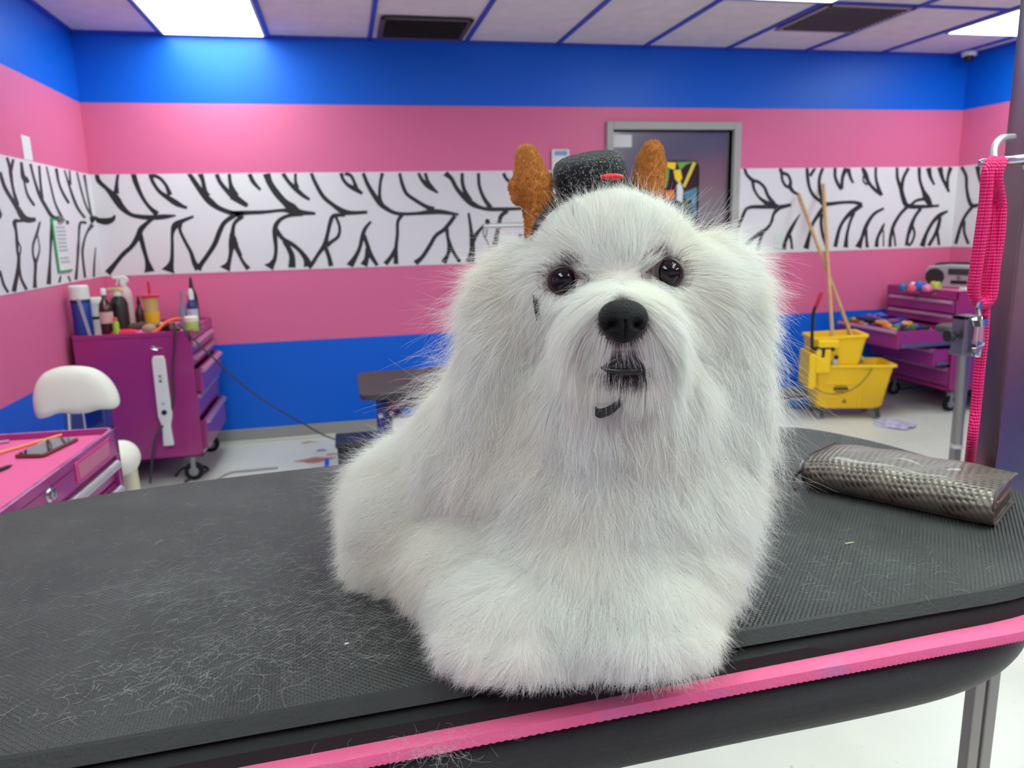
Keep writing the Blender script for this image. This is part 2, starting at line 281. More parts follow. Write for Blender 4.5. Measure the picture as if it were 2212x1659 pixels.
for key, (ox, oy, sc, wl, strokes) in ST.items():
    for s in strokes:
        pts = [tuple(float(v) for v in q.split(',')) for q in s.split()]
        sp = spline(pts, 5); nst += 1; off = .0033+(nst % 9)*.00004
        ring = []
        for i, q in enumerate(sp):
            a, c = sp[max(i-1, 0)], sp[min(i+1, len(sp)-1)]; d = np.array([c[0]-a[0], c[1]-a[1]]); d /= np.linalg.norm(d)+1e-9
            if wl == 'L': wv = np.array([-d[1], d[0]])*q[2]*.60
            else: wv = np.array([-d[1], d[0]])*q[2]*.60
            row = []
            for sg in (-1, 1):
                X = ox+(q[0]+sg*wv[0])/sc; Y = oy+(q[1]+sg*wv[1])/sc
                if wl == 'B': P = PY(X, Y, RY1-off)
                elif wl == 'L': P = PX(X, Y, RX0+off)
                else: P = PX(X, Y, RX1-off)
                P.z = min(max(P.z, ZB+.001), ZT-.001); P.y = min(P.y, RY1-.0033); P.x = min(max(P.x, RX0+.0033), RX1-.0033)
                row.append(P)
            ring.append(row)
        o = len(bands[wl].v)
        bands[wl].add([p for r in ring for p in r], [(2*i, 2*i+1, 2*i+3, 2*i+2) for i in range(len(ring)-1)], 1)
def tile(k, shifts):      # the printed pattern repeats along the rest of the wall
    b_ = bands[k]; src = [f for f, m_ in zip(b_.f, b_.m) if m_ == 1]; vi = sorted({i for f in src for i in f}); ix = {v: j for j, v in enumerate(vi)}; P_ = [b_.v[i] for i in vi]
    for s_ in shifts:
        keep_ = [f for f in src if all(RY0+.01 < b_.v[i][1]-s_ < RY1-.02 for i in f)]
        b_.add([(p[0], p[1]-s_, p[2]) for p in P_], [tuple(ix[i] for i in f) for f in keep_], 1)
for k in 'LR':
    ys_ = [b_v[1] for b_v in bands[k].v[8:]]; w__ = max(ys_)-min(ys_); tile(k, [w__*(j+1) for j in range(5)])
bf = MB(); bf.box((RX0, RY0, ZB), (RX1, RY0+.003, ZT)); n0 = 16
bf.add([(v[0], RY0+RY1-v[1], v[2]) for v in bands['B'].v], [f for f, m_ in zip(bands['B'].f, bands['B'].m) if m_ == 1], 1)
struct(bf.build('trim_6', [M_zw, M_zb], smooth=False))
for i, k in enumerate('BLR'): struct(bands[k].build('trim_%d' % (i+1), [M_zw, M_zb], smooth=False))
# baseboards
M_base = mat('grey vinyl baseboard', (150, 148, 146), .5)
def baseb(name, lo, hi, nrm):
    b = MB(); b.box(lo, hi)
    struct(b.build(name, M_base, bevel=.004))
baseb('baseboard_back', (RX0, RY1-.012, .012), (DX0-.05, RY1, ZBB), 0)
baseb('baseboard_back_right', (DX1+.05, RY1-.012, .012), (RX1, RY1, ZBB), 0)
baseb('baseboard_left', (RX0, RY0, .012), (RX0+.012, RY1-.012, ZBB), 0); baseb('baseboard_right', (RX1-.012, RY0, .012), (RX1, RY1-.012, ZBB), 0)
struct(MB().box((RX0, RY1-.03, 0), (DX0-.05, RY1, .014)).build('trim_4', mat('pale floor caulk', (205, 203, 198), .5), bevel=.005))
# door
M_dframe = mat('grey door frame paint', (168, 165, 164), .45)
fx0, fx1, fz = PY(1308, 300, RY1).x, PY(1597, 300, RY1).x, PY(1450, 264, RY1).z
b = MB(); b.box((fx0, RY1-.035, 0), (DX0, RY1+.08, fz)); b.box((DX1, RY1-.035, 0), (fx1, RY1+.08, fz)); b.box((DX0, RY1-.035, DZ1), (DX1, RY1+.08, fz))
door = MB().box((DX0+.004, RY1+.03, .01), (DX1-.004, RY1+.075, DZ1-.006))
def door_material():
    m = mat('polished grey door', (150, 144, 150), .16, .75, spec=.8); return m
dr = struct(door.build('door_1', door_material(), bevel=.003))
struct(b.build('trim_5', M_dframe, bevel=.004))
wx0, wx1, wz0, wz1 = PY(1392, 345, RY1).x, PY(1514, 345, RY1).x, PY(1500, 492, RY1).z, PY(1450, 346, RY1).z
gy = RY1+.03
MB().prism([(x, z) for x, z in rrect(wx0, wz0, wx1, wz1, .06)], 0, .012, 0, Matrix.Translation((0, gy, 0)) @ Matrix.Rotation(pi/2, 4, 'X')).build('window_gasket', M_rubber, dr)
MB().prism([(x, z) for x, z in rrect(wx0+.022, wz0+.022, wx1-.022, wz1-.022, .045)], .012, .0135, 0, Matrix.Translation((0, gy, 0)) @ Matrix.Rotation(pi/2, 4, 'X')).build('window_glass', mat('dark door glass', (34, 34, 42), .08, spec=.8), dr)
gm = MB(); cols = [(250, 214, 20), (110, 165, 70), (50, 90, 170), (225, 205, 60), (225, 228, 232), (232, 120, 50), (80, 130, 160), (70, 90, 80)]
M_st = [mat('window sticker', c, .5) for c in cols]
def wp(x, y, dd=0): q = PY(x, y, gy-.014-dd); return q
for mi, polyp in ((0, [(1441, 350), (1461, 351), (1458, 367), (1440, 362)]), (0, [(1455, 368), (1470, 366), (1474, 385), (1466, 396), (1458, 386)]), (1, [(1434, 362), (1446, 366), (1444, 385), (1440, 405), (1434, 404)]),
                  (1, [(1462, 350), (1498, 349), (1480, 357), (1470, 368)]), (3, [(1497, 349), (1504, 352), (1480, 405), (1474, 403)]), (4, [(1462, 400), (1470, 392), (1476, 412), (1474, 438), (1462, 432)]), (5, [(1436, 412), (1456, 410), (1458, 426), (1440, 434)]), (6, [(1478, 415), (1505, 404), (1504, 470), (1496, 455), (1494, 432), (1478, 430)]), (7, [(1448, 440), (1492, 440), (1500, 480), (1446, 478)])):
    q = [wp(x, y, .0003*mi) for x, y in polyp]; gm.add(q, [tuple(range(len(q)))], mi)
gm.build('window_decal', M_st, dr, smooth=False)
MB().box((PY(1330, 290, 5.1).x, gy-.004, PY(1330, 317, RY1).z), (PY(1368, 290, 5.13).x, gy-.001, PY(1330, 290, RY1).z)).build('paper_notice', M_paper, dr, smooth=False)
dl = MB(); dl.lathe((DX1-.07, gy-.05, 1.02), [(.012, 0), (.012, .12)], 12, (-1, 0, 0)); dl.lathe((DX1-.07, gy, 1.02), [(.028, 0), (.028, .01), (.012, .012), (.012, .05)], 16, (0, -1, 0)); dl.build('door_handle', M_steel, dr)
# wall fittings
p0, p1 = PY(1190, 323, RY1), PY(1228, 370, RY1); xc, zc = (p0.x+p1.x)/2, (p0.z+p1.z)/2; w = p1.x-p0.x; h = p0.z-p1.z
t = thing('thermostat', (xc, RY1, zc), 'white wall thermostat with a blue screen beside the door frame', 'thermostat')
MB().box((xc-w/2, RY1-.028, zc-h/2), (xc+w/2, RY1-.0035, zc+h/2)).build('case', M_white, t, bevel=.006)
MB().box((xc-w*.36, RY1-.0295, zc+h*.2), (xc+w*.36, RY1-.027, zc+h*.42)).build('screen', mat('blue lcd', (120, 155, 200), .3), t, smooth=False)
p0 = PY(1680, 520, RY1); t = thing('light_switch', p0, 'white light switch plate on the zebra band left of the mop handles', 'light switch')
MB().box((p0.x-.035, RY1-.010, p0.z-.058), (p0.x+.035, RY1-.004, p0.z+.058)).build('plate', mat('pale switch plate', (215, 222, 218), .4), t, bevel=.002)
MB().box((p0.x-.01, RY1-.02, p0.z-.014), (p0.x+.01, RY1-.009, p0.z+.012)).build('toggle', M_white, t, bevel=.002)
a, c = PX(44, 293, RX0), PX(70, 348, RX0)
tag(MB().box((RX0+.0005, a.y-.0, c.z), (RX0+.003, a.y+.105, a.z+.005)).build('paper_sheet', M_paper, smooth=False), 'narrow blank white paper taped to the pink left wall', 'paper')
a, c = PX(108, 470, RX0), PX(150, 590, RX0); z0, z1 = 1.185, 1.465
t = thing('notice_sheet', (RX0, a.y, (z0+z1)/2), 'printed price list in a green clip frame on the left zebra band', 'notice')
MB().box((RX0+.0032, 4.37, z0), (RX0+.010, 4.58, z1)).build('green_backing', mat('green clipboard', (40, 150, 90), .5), t, bevel=.002)
MB().box((RX0+.0102, 4.392, z0+.012), (RX0+.0115, 4.575, z1-.012)).build('paper', M_paper, t, smooth=False)
b = MB(); zz = z1-.04
while zz > z0+.04:
    b.box((RX0+.0116, 4.41, zz-.012), (RX0+.0119, 4.54+random.random()*.02, zz)); zz -= .02 if random.random() < .8 else .04
b.build('text_lines', mat('grey print', (178, 178, 184), .8), t, smooth=False)
MB().box((RX0+.010, 4.45, z1-.02), (RX0+.022, 4.52, z1+.012)).build('clip', M_steel, t, bevel=.003)
# ================================================================== furniture and things
def L(b, name, mats, parent, **k):      # child in the thing's own coordinates
    o = b.build(name, mats, None, **k); o.parent = parent; return o
M_mag = mat('magenta lacquer', (160, 44, 118), .28, spec=.6, coat=.5)
M_mag2 = mat('magenta drawer lacquer', (158, 46, 122), .25, spec=.6, coat=.6)
M_pinkm = mat('pink ribbed liner', (232, 104, 162), .55)
M_hand = mat('pinkish aluminium', (205, 160, 190), .35, .6)
M_alu = mat('satin aluminium', (205, 205, 208), .35, .7)
M_zinc = mat('zinc', (170, 172, 174), .35, 1)
def caster(t, x, y, r=.052, swivel=0, h=.15):
    b = MB(); b.box((x-.035, y-.03, h-.012), (x+.035, y+.03, h)); b.box((x-.012, y-.018, r*.6), (x+.014, y-.014, h-.01)); b.box((x-.012, y+.014, r*.6), (x+.014, y+.018, h-.01)); b.lathe((x, y-.022, r), [(.012, 0), (.012, .044)], 12, (0, 1, 0))
    o = b.build('caster', M_zinc, t, bevel=.002)
    w = MB(); w.lathe((x, y-.013, r), [(r*.75, 0), (r, .003), (r, .023), (r*.75, .026)], 24, (0, 1, 0)); w.build('wheel', M_rubber, o)
    w = MB(); w.lathe((x, y-.0145, r), [(r*.5, 0), (r*.5, .029)], 20, (0, 1, 0)); w.build('hub', M_zinc, o)
def cabinet(name, x0, x1, y0, y1, face, drawers, label):
    z0, z1 = .15, .858
    t = thing(name, ((x0+x1)/2, (y0+y1)/2, 0), label, 'tool cabinet')
    xf = x1 if face > 0 else x0; xb = x0 if face > 0 else x1; th = .012
    b = MB()
    b.box((x0, y0, z0), (x1, y0+th, z1)); b.box((x0, y1-th, z0), (x1, y1, z1)); b.box((min(xb, xb+face*th), y0, z0), (max(xb, xb+face*th), y1, z1))
    b.box((x0, y0, z0), (x1, y1, z0+th)); b.box((x0, y0, z1-.03), (x1, y1, z1-.022))
    lo, hi = sorted((xf-face*.012, xf)); b.box((lo, y0, z1-.062), (hi, y1, z1)); b.box((lo, y0, z0), (hi, y1, z0+.03))
    b.build('body', M_mag, t, bevel=.003)
    MB().box((x0+.013, y0+.013, z1-.0215), (x1-.013, y1-.013, z1-.018)).build('top_liner', M_pinkm, t, smooth=False)
    lk = MB(); lk.lathe((xf, (y0+y1)/2-.13*1, z1-.035), [(.013, 0), (.013, .006), (.009, .008)], 16, (face, 0, 0)); lk.build('lock', M_chrome, t)
    bd = MB(); bd.prism(rrect(-.05, -.009, .05, .009, .003), 0, .003, 0, Matrix.Translation((xf, (y0+y1)/2+.06, z1-.032)) @ Matrix.Rotation(face*pi/2, 4, 'Z') @ Matrix.Rotation(pi/2, 4, 'X')); bd.build('badge', M_zinc, t)
    for (za, zb, pull) in drawers:
        xo = xf+face*pull; d = MB()
        lo, hi = sorted((xo-face*.014, xo)); d.box((lo, y0+.02, za+.003), (hi, y1-.02, zb-.003))
        if pull > .01:
            lo2, hi2 = sorted((xo-face*.45, xo-face*.005))
            d.box((lo2, y0+.03, za+.008), (hi2, y0+.034, zb-.012)); d.box((lo2, y1-.034, za+.008), (hi2, y1-.03, zb-.012)); d.box((lo2, y0+.03, za+.006), (hi2, y1-.03, za+.010))
            lo2, hi2 = sorted((xo-face*.45, xo-face*.446)); d.box((lo2, y0+.03, za+.008), (hi2, y1-.03, zb-.012))
        dr = d.build('drawer', M_mag2, t, bevel=.002)
        h = MB(); hp = [(0, -.004), (.016, -.004), (.02, .006), (.012, .016), (0, .02)]
        rr = [[Vector((xo+face*a, y, zb-.028+c)) for a, c in hp] for y in (y0+.035, y1-.035)]
        h.loft(rr); h.build('handle', M_hand, dr, angle=30)
        if pull > .1:
            lo2, hi2 = sorted((xf-face*.05, xo-face*.03))
            for y in (y0+.019, y1-.027): MB().box((lo2, y, za+.012), (hi2, y+.008, za+.036)).build('slide', M_zinc, dr)
            lb = MB(); lb.lathe((xo-face*.06, y0+.0305, (za+zb)/2+.02), [(.008, 0), (.008, .004)], 12, (0, -1, 0)); lb.build('rivet', M_chrome, dr)
    for x in (x0+.07, x1-.07):
        for y in (y0+.06, y1-.06): caster(t, x, y)
    return t
CL = cabinet('tool_cabinet', -1.425, -.835, 4.33, 5.02, 1, [(.725, .795, 0), (.655, .722, .0), (.51, .652, .035), (.365, .507, 0), (.185, .362, .03)], 'magenta rolling tool cabinet against the left wall with bottles on top')
CR = cabinet('tool_cabinet', 4.08, 4.63, 4.38, 5.07, -1, [(.70, .795, 0), (.62, .697, 0), (.475, .612, .43), (.335, .47, .13), (.185, .33, 0)], 'magenta rolling tool cabinet in the right corner with an open drawer of cloths')
# power strip on the side of the left cabinet
Yc = 4.33
def onside(x, y): return PY(x, y, Yc)
a, c = onside(343, 768), onside(346, 962); t = thing('power_strip', (a.x, Yc, c.z), 'long white power strip hanging on the side of the left magenta cabinet', 'power strip')
top, bot = a.z, c.z; xc = a.x; w2 = .036
b = MB(); b.prism([(xc+x, z) for x, z in [(-w2*.9, top-.02), (-w2*.7, top), (w2*.7, top), (w2*.9, top-.02), (w2, bot+.17), (w2*.6, bot+.11), (w2*.75, bot), (-w2*.75, bot), (-w2*.6, bot+.11), (-w2, bot+.17)]][::-1], 0, .028, 0, Matrix.Translation((0, Yc-.002, 0)) @ Matrix.Rotation(pi/2, 4, 'X'))
b.build('housing', M_white, t, bevel=.006, seg=3)
for k, z in enumerate((top-.11, top-.135, top-.26)):
    MB().box((xc-.008, Yc-.0315, z-.008), (xc+.008, Yc-.0295, z+.008)).build('label_mark', mat('grey print mark', [(150, 160, 90), (120, 120, 125), (190, 190, 190)][k], .6), t, smooth=False)
MB().lathe((xc, Yc-.029, bot+.19), [(.014, 0), (.014, .006), (.008, .007)], 14, (0, -1, 0)).build('power_switch', M_black, t)
a = onside(332, 752); t2 = thing('hook', (a.x, Yc, a.z), 'small wire hook above the white power strip', 'hook')
MB().tube(spline([(a.x+.02, Yc-.008, a.z-.01), (a.x-.012, Yc-.012, a.z), (a.x-.002, Yc-.02, a.z+.015), (a.x+.012, Yc-.012, a.z+.002), (a.x+.045, Yc-.008, a.z-.003)], 5), .003, 8).build('wire', M_chrome, t2)
M_cord = mat('dark grey cord', (58, 54, 60), .5)
def cord(name, pts, r, label, m=M_cord, cat='cord'):
    o = MB().tube(spline(pts, 8), r, 8).build(name, m); return tag(o, label, cat)
cord('hanging_cord', [onside(370, 705)+Vector((0, .05, .004)), onside(378, 705)+Vector((0, -.012, .012)), onside(379, 740)+Vector((0, -.02, 0)), onside(374, 800)+Vector((0, -.014, 0)), onside(376, 860)+Vector((0, -.014, 0)), onside(362, 905)+Vector((0, -.016, 0)), onside(342, 938)+Vector((0, -.045, 0)), onside(333, 985)+Vector((0, -.04, 0)), onside(328, 1040)+Vector((0, -.04, 0))], .006, 'dark cord hanging down the side of the left cabinet past the power strip')
cord('clipper_cord', [PY(385, 700, 4.42), PY(398, 712, 4.32), PY(430, 745, 4.30), PY(463, 775, 4.32), PY(495, 806, 4.38), PY(545, 848, 4.45), PY(600, 884, 4.55), PY(655, 915, 4.65), PY(700, 940, 4.75)+Vector((0, 0, -.0)), PZ(742, 955, .012), PZ(800, 975, .012)], .005, 'dark cord drooping from the clippers down to the black box on the floor')
cord('floor_cord', [PZ(380, 1028, .009), PZ(395, 1012, .009), PZ(425, 1005, .009), PZ(450, 1015, .009), PZ(400, 1040, .009)], .007, 'black cord coiled on the floor by the left cabinet caster')
cord('floor_cord', [PZ(455, 1045, .007), PZ(495, 1022, .007), PZ(540, 1016, .007), PZ(600, 1010, .007)], .006, 'grey cord lying on the floor just beyond the black table edge', mat('light grey cord', (150, 150, 150), .5))
# ---- items on the left cabinet
TZ = .8405
def at_top(x, ybot, y3): # footprint centre on the tray from pixel column
    p = PY(x, 700, y3); return p.x
def bottle(name, px, y, rad, prof, parts_, label, cat='bottle', group=None):
    x = PY(px, 700, y).x; t = thing(name, (x, y, TZ), label, cat, group)
    for pn, pr, m in [('body', prof, parts_[0])]+parts_[1]: MB().lathe((x, y, TZ), [(r*rad, h) for r, h in pr], 20).build(pn, m, t)
    return t, x, y
M_blue = mat('blue can', (28, 60, 150), .35); M_dred = mat('dark red liquid bottle', (60, 8, 16), .2, coat=.5); M_brown = mat('near black brown bottle', (34, 26, 24), .35); M_clear = mat('frosted plastic', (205, 200, 205), .3, alpha=.75)
bottle('spray_can', 180, 4.43, .047, [(1, 0), (1, .2), (.85, .215)], [M_blue, [('cap', [(.95, .2), (1.05, .203), (1.02, .27), (.9, .275)], M_white), ('label_band', [(1.01, .195), (1.01, .185)], M_black)]], 'blue spray can with a tall white cap at the left end of the cabinet top', 'spray can')
x = PY(178, 700, 4.36).x
tag(MB().box((-.008, -.004, 0), (.008, .004, .21), 0, Matrix.Translation((x+.03, 4.365, TZ)) @ Matrix.Rotation(-.17, 4, 'Y')).build('comb', mat('silver grey comb', (165, 168, 178), .4), bevel=.002), 'grey comb leaning on the blue spray can', 'comb')
bottle('jar', 209, 4.53, .046, [(1, 0), (1, .16), (.95, .17)], [M_white, [('lid', [(1.06, .165), (1.06, .195), (1, .2)], M_white), ('label_band', [(1.01, .1), (1.01, .085)], M_black)]], 'white round jar with a black label stripe beside the blue spray can', 'jar')
bottle('bottle', 232, 4.42, .033, [(1, 0), (1, .14), (.8, .175), (.38, .2), (.36, .225)], [M_dred, [('label', [(1.02, .07), (1.02, .13)], mat('pale red label', (215, 170, 170), .6)), ('cap', [(.4, .22), (.4, .25), (.3, .255)], M_white)]], 'dark red bottle with a pale label and white cap, left of the brown sprayer')
def sprayer(px, y, rad, h, mbody, mhead, label, flip=-1):
    t, x, y = bottle('spray_bottle', px, y, rad, [(1, 0), (1, h*.66), (.85, h*.76), (.4, h*.84), (.38, h*.86)], [mbody, [('collar', [(.48, h*.84), (.48, h*.92)], M_white)]], label, 'spray bottle')
    b = MB(); b.prism([(flip*-.028, h*.9), (flip*-.03, h*.97), (flip*-.012, h*1.02), (flip*.05, h*1.02), (flip*.055, h*.98), (flip*.01, h*.95), (flip*.012, h*.9)], -.011, .011, 0, Matrix.Translation((x, y, TZ)) @ Matrix.Rotation(pi/2, 4, 'X')); b.build('trigger_head', mhead, t, bevel=.004)
    b = MB(); b.prism([(flip*.018, h*.96), (flip*.03, h*.96), (flip*.04, h*.84), (flip*.032, h*.84)], -.006, .006, 0, Matrix.Translation((x, y, TZ)) @ Matrix.Rotation(pi/2, 4, 'X')); b.build('trigger', mhead, t, bevel=.002)
sprayer(262, 4.52, .046, .245, M_brown, mat('beige sprayer head', (205, 178, 130), .5), 'dark brown spray bottle with a beige trigger head')
sprayer(277, 4.66, .040, .30, mat('pale pink bottle', (214, 180, 186), .4), M_white, 'tall pale spray bottle with a white head behind the brown sprayer')
bottle('small_bottle', 250, 4.38, .016, [(1, 0), (1, .07), (.6, .08)], [mat('yellow green label', (150, 190, 60), .5), [('cap', [(.65, .08), (.65, .1)], mat('coral cap', (230, 90, 80), .5))]], 'tiny yellow-green bottle in front of the dark brown sprayer')
bottle('bottle', 305, 4.7, .026, [(1, 0), (1, .09), (.35, .135), (.3, .15)], [M_dred, [('cap', [(.5, .14), (.2, .185)], M_black)]], 'small dark red bottle with a pointed black cap left of the straw tumbler')
t, x, y = bottle('tumbler', 331, 4.62, .042, [(.8, 0), (1, .185)], [mat('clear yellow drink', (222, 196, 120), .15, alpha=.8), [('fruit_print', [(.9, .04), (.97, .10)], mat('yellow fruit print', (240, 190, 40), .5)), ('lid', [(1.25, .185), (1.25, .195), (.9, .2)], mat('red tumbler lid', (205, 30, 62), .35))]], 'yellow tumbler with a red lid and red straw', 'tumbler')
MB().tube([(x+.0, y, TZ+.19), (x+.0, y, TZ+.27)], .007, 10).build('straw', mat('red straw', (205, 30, 62), .35), t)
bottle('bottle', 398, 4.62, .024, [(1, 0), (1, .1), (.4, .14), (.3, .19)], [mat('grey lilac bottle', (150, 140, 165), .3, alpha=.85), [('cap', [(.4, .185), (.3, .215)], mat('lilac cap', (140, 130, 150), .4))]], 'slim lilac grey bottle with a pointed nozzle near the right end of the cabinet')
bottle('bottle', 422, 4.75, .03, [(1, 0), (1, .13), (.9, .18), (.4, .22)], [M_black, [('cap', [(.42, .22), (.2, .28)], M_black)]], 'tall black bottle with a pointed cap, rearmost at the right end of the cabinet')
bottle('bottle', 419, 4.6, .03, [(1, 0), (1, .12), (.9, .14), (.45, .165)], [mat('navy bottle', (40, 46, 110), .3), [('label', [(1.02, .03), (1.02, .11)], mat('lilac label', (190, 185, 215), .6)), ('cap', [(.5, .16), (.5, .2), (.3, .225)], M_white)]], 'navy bottle with a lilac label and white pump, in front of the black bottle')
bottle('jar', 414, 4.47, .036, [(1, 0), (1, .05), (.9, .055)], [mat('green label jar', (160, 185, 85), .5), [('lid', [(1.02, .052), (1.02, .075), (.9, .08)], mat('cream lid', (240, 225, 200), .5))]], 'low jar with a green label and cream lid at the right end of the cabinet', 'jar')
def crumple(c, r, seed, m, name, label, cat, group=None, n=22, k=10, amp=.35):
    rg = np.random.default_rng(seed); ph = rg.uniform(0, 6.28, (5, 1)); fr = rg.normal(0, 2.4, (5, 3)); b = MB(); b.ell((0, 0, 0), (1, 1, 1), n, k)
    V = np.array(b.v); nz = np.sin(V @ fr.T+ph.T).sum(1)/5; nz2 = np.sin(V @ (fr[:, ::-1]*2.7).T+ph.T).sum(1)/5
    V = V*(1+amp*nz+amp*.5*nz2)[:, None]; V[:, 2] = np.maximum(V[:, 2], -.55); V = V*np.array(r)+np.array(c); b.v = [tuple(v) for v in V]
    return tag(b.build(name, m, angle=70), label, cat, group)
def lay(x, y, r): return (x, y, TZ+r*.55)
q = PY(268, 708, 4.40); crumple(lay(q.x, 4.40, .022), (.075, .045, .022), 1, mat('red cloth', (232, 32, 74), .8), 'cloth', 'crumpled bright red cloth at the front edge of the left cabinet top', 'cloth')
q = PY(302, 708, 4.40); crumple(lay(q.x+.02, 4.40, .014), (.06, .035, .016), 2, mat('pink cloth', (226, 96, 160), .8), 'cloth', 'flat pink cloth between the red cloth and the round brush', 'cloth')
q = PY(300, 695, 4.52); t = thing('hair_dryer', (q.x, 4.52, TZ), 'dark brown round brush lying behind the red cloth', 'brush')
t.name = 'round_brush'
MB().tube([(q.x-.06, 4.52, TZ+.025), (q.x+.03, 4.53, TZ+.03)], [.024, .028], 16).build('bristles', mat('brown bristles', (80, 60, 58), .8), t); MB().tube([(q.x+.03, 4.53, TZ+.03), (q.x+.12, 4.56, TZ+.014)], [.012, .008], 12).build('handle', M_black, t)
q = PY(321, 700, 4.40); t = thing('slicker_brush', (q.x, 4.40, TZ), 'tan slicker brush head lying on the cabinet edge', 'brush')
MB().ell((q.x, 4.40, TZ+.028), (.038, .03, .028)).build('head', mat('tan brush pad', (170, 135, 115), .7), t); MB().tube([(q.x+.02, 4.42, TZ+.01), (q.x+.05, 4.5, TZ+.01)], .008, 10).build('handle', mat('tan handle', (150, 110, 90), .5), t)
q = PY(355, 695, 4.40); b = MB(); b.tube(spline([(q.x-.06, 4.36, TZ+.010), (q.x-.035, 4.38, TZ+.022), (q.x, 4.42, TZ+.055), (q.x+.04, 4.46, TZ+.068), (q.x+.07, 4.49, TZ+.066)], 6), .009, 10); tag(b.build('strap', mat('orange strap', (238, 96, 48), .5)), 'bright orange strap arching over the clippers', 'strap')
q = PY(376, 698, 4.47); t = thing('hair_clippers', (q.x, 4.44, TZ), 'black and silver electric clippers at the head of the cords', 'clippers')
MB().tube([(q.x-.09, 4.50, TZ+.022), (q.x-.03, 4.46, TZ+.026), (q.x+.03, 4.43, TZ+.024)], [.018, .024, .018], 16).build('body', M_black, t); MB().tube([(q.x-.005, 4.445, TZ+.03), (q.x+.035, 4.42, TZ+.034)], [.024, .016], 16).build('silver_cap', M_zinc, t)
q = PY(352, 684, 4.7); tag(MB().box((q.x-.03, 4.68, TZ), (q.x+.03, 4.74, TZ+.025)).build('box', M_white, bevel=.004), 'small white box behind the orange strap', 'box')
# ---- stool
M_cush = mat('white vinyl cushion', (228, 224, 214), .45, spec=.4)
p = PY(165, 845, 3.0); t = thing('salon_stool', (-.86, 3.05, 0), 'white cushioned salon stool with a rounded backrest and chrome post', 'stool')
out = [(72, 865), (74, 845), (82, 822), (100, 803), (130, 793), (165, 791), (200, 796), (228, 812), (247, 835), (257, 860), (256, 875), (245, 882), (215, 884), (190, 891), (160, 893), (130, 891), (105, 900), (84, 903), (76, 890)]
pts = [PY(x, y, 3.0) for x, y in [tuple(q) for q in spline(out, 3, True)]]; cz = sum((q.z for q in pts))/len(pts); cxx = sum((q.x for q in pts))/len(pts)
b = MB(); rings = []
for s, dy in ((.55, -.035), (.8, -.032), (.94, -.022), (1, -.006), (1, .01), (.94, .024), (.8, .03)): rings.append([Vector((cxx+(q.x-cxx)*s, 3.0+dy+((q.x-cxx)/.14)**2*.0, cz+(q.z-cz)*s)) for q in pts])
b.loft(rings); b.build('backrest', M_cush, t, angle=80)
a = PY(137, 900, 3.03); MB().tube([(a.x+.02, 3.02, a.z+.06), (a.x+.01, 3.03, a.z-.05), (a.x+.03, 3.04, .42), (-1.0, 3.08, .41)], .011, 12).build('backrest_post', M_chrome, t)
a = PY(170, 900, 3.05); MB().box((a.x-.035, 3.03, .42), (a.x+.025, 3.05, a.z+.05)).build('bracket', M_chrome, t, bevel=.006)
a = PY(265, 992, 3.0)
MB().ell((a.x-.005, 3.0, a.z+.005), (.067, .075, .068), 28, 18).build('armrest', M_cush, t); MB().tube([(a.x+.02, 3.0, a.z-.04), (a.x+.02, 3.01, .40)], .026, 16).build('armrest_post', mat('cream pedestal', (205, 198, 172), .5), t)
MB().lathe((-1.06, 3.10, .40), [(.05, 0), (.17, .01), (.185, .035), (.18, .06), (.14, .075)], 32).build('seat', M_cush, t)
MB().tube([(-1.06, 3.10, .06), (-1.06, 3.10, .41)], .025, 16).build('gas_lift', M_chrome, t)
b = MB()
for k in range(5): an = 2*pi*k/5+.3; b.tube([(-1.06, 3.10, .085), (-1.06+.24*math.cos(an), 3.10+.24*math.sin(an), .06)], [.02, .013], 10)
b.build('star_base', M_chrome, t)
for k in range(5):
    an = 2*pi*k/5+.3; MB().lathe((-1.06+.24*math.cos(an), 3.10+.24*math.sin(an)-.01, .028), [(.02, 0), (.028, .004), (.028, .02), (.02, .024)], 16, (0, 1, 0)).build('wheel', M_rubber, t)
tag(MB().box((-1.19, 3.5, .0), (-1.06, 3.62, .74)).build('unknown_tower', mat('dark blue glossy plastic', (20, 34, 110), .15, coat=.6), bevel=.01), 'dark blue glossy upright tower behind the white stool backrest', 'tower')  # unidentified dark blue upright shape, modelled as a plain tower
# ---- pink cart
t = thing('tool_cart', (-.637, 2.19, 0), 'magenta tool cart with a pink ribbed top and silver handles behind the black table', 'tool cart'); t.rotation_euler.z = -.053
Wc, Lc, zt, zl = .56, .92, .852, .836
b = MB(); e = .012
b.box((-Wc, -Lc, .14), (0, -Lc+e, zt)); b.box((-Wc, -e, .14), (0, 0, zt)); b.box((-Wc, -Lc, .14), (-Wc+e, 0, zt)); b.box((-e, -Lc, zt-.072), (0, 0, zt)); b.box((-.02, -.026, .14), (0, 0, zt)); b.box((-.02, -Lc, .14), (0, -Lc+.026, zt)); b.box((-Wc, -Lc, zl-.012), (0, 0, zl-.004)); b.box((-Wc, -Lc, .14), (0, 0, .16))
L(b, 'body', M_mag2, t, bevel=.002)
b = MB(); n = 150
for i in range(n):
    y0 = -Lc+.014+(Lc-.028)*i/n; y1 = y0+(Lc-.028)/n*.62; b.box((-Wc+.014, y0, zl-.004), (-.014, y1, zl))
b.box((-Wc+.013, -Lc+.013, zl-.006), (-.013, -.013, zl-.0015)); L(b, 'ribbed_liner', M_pinkm, t, smooth=False)
zz = zt-.075
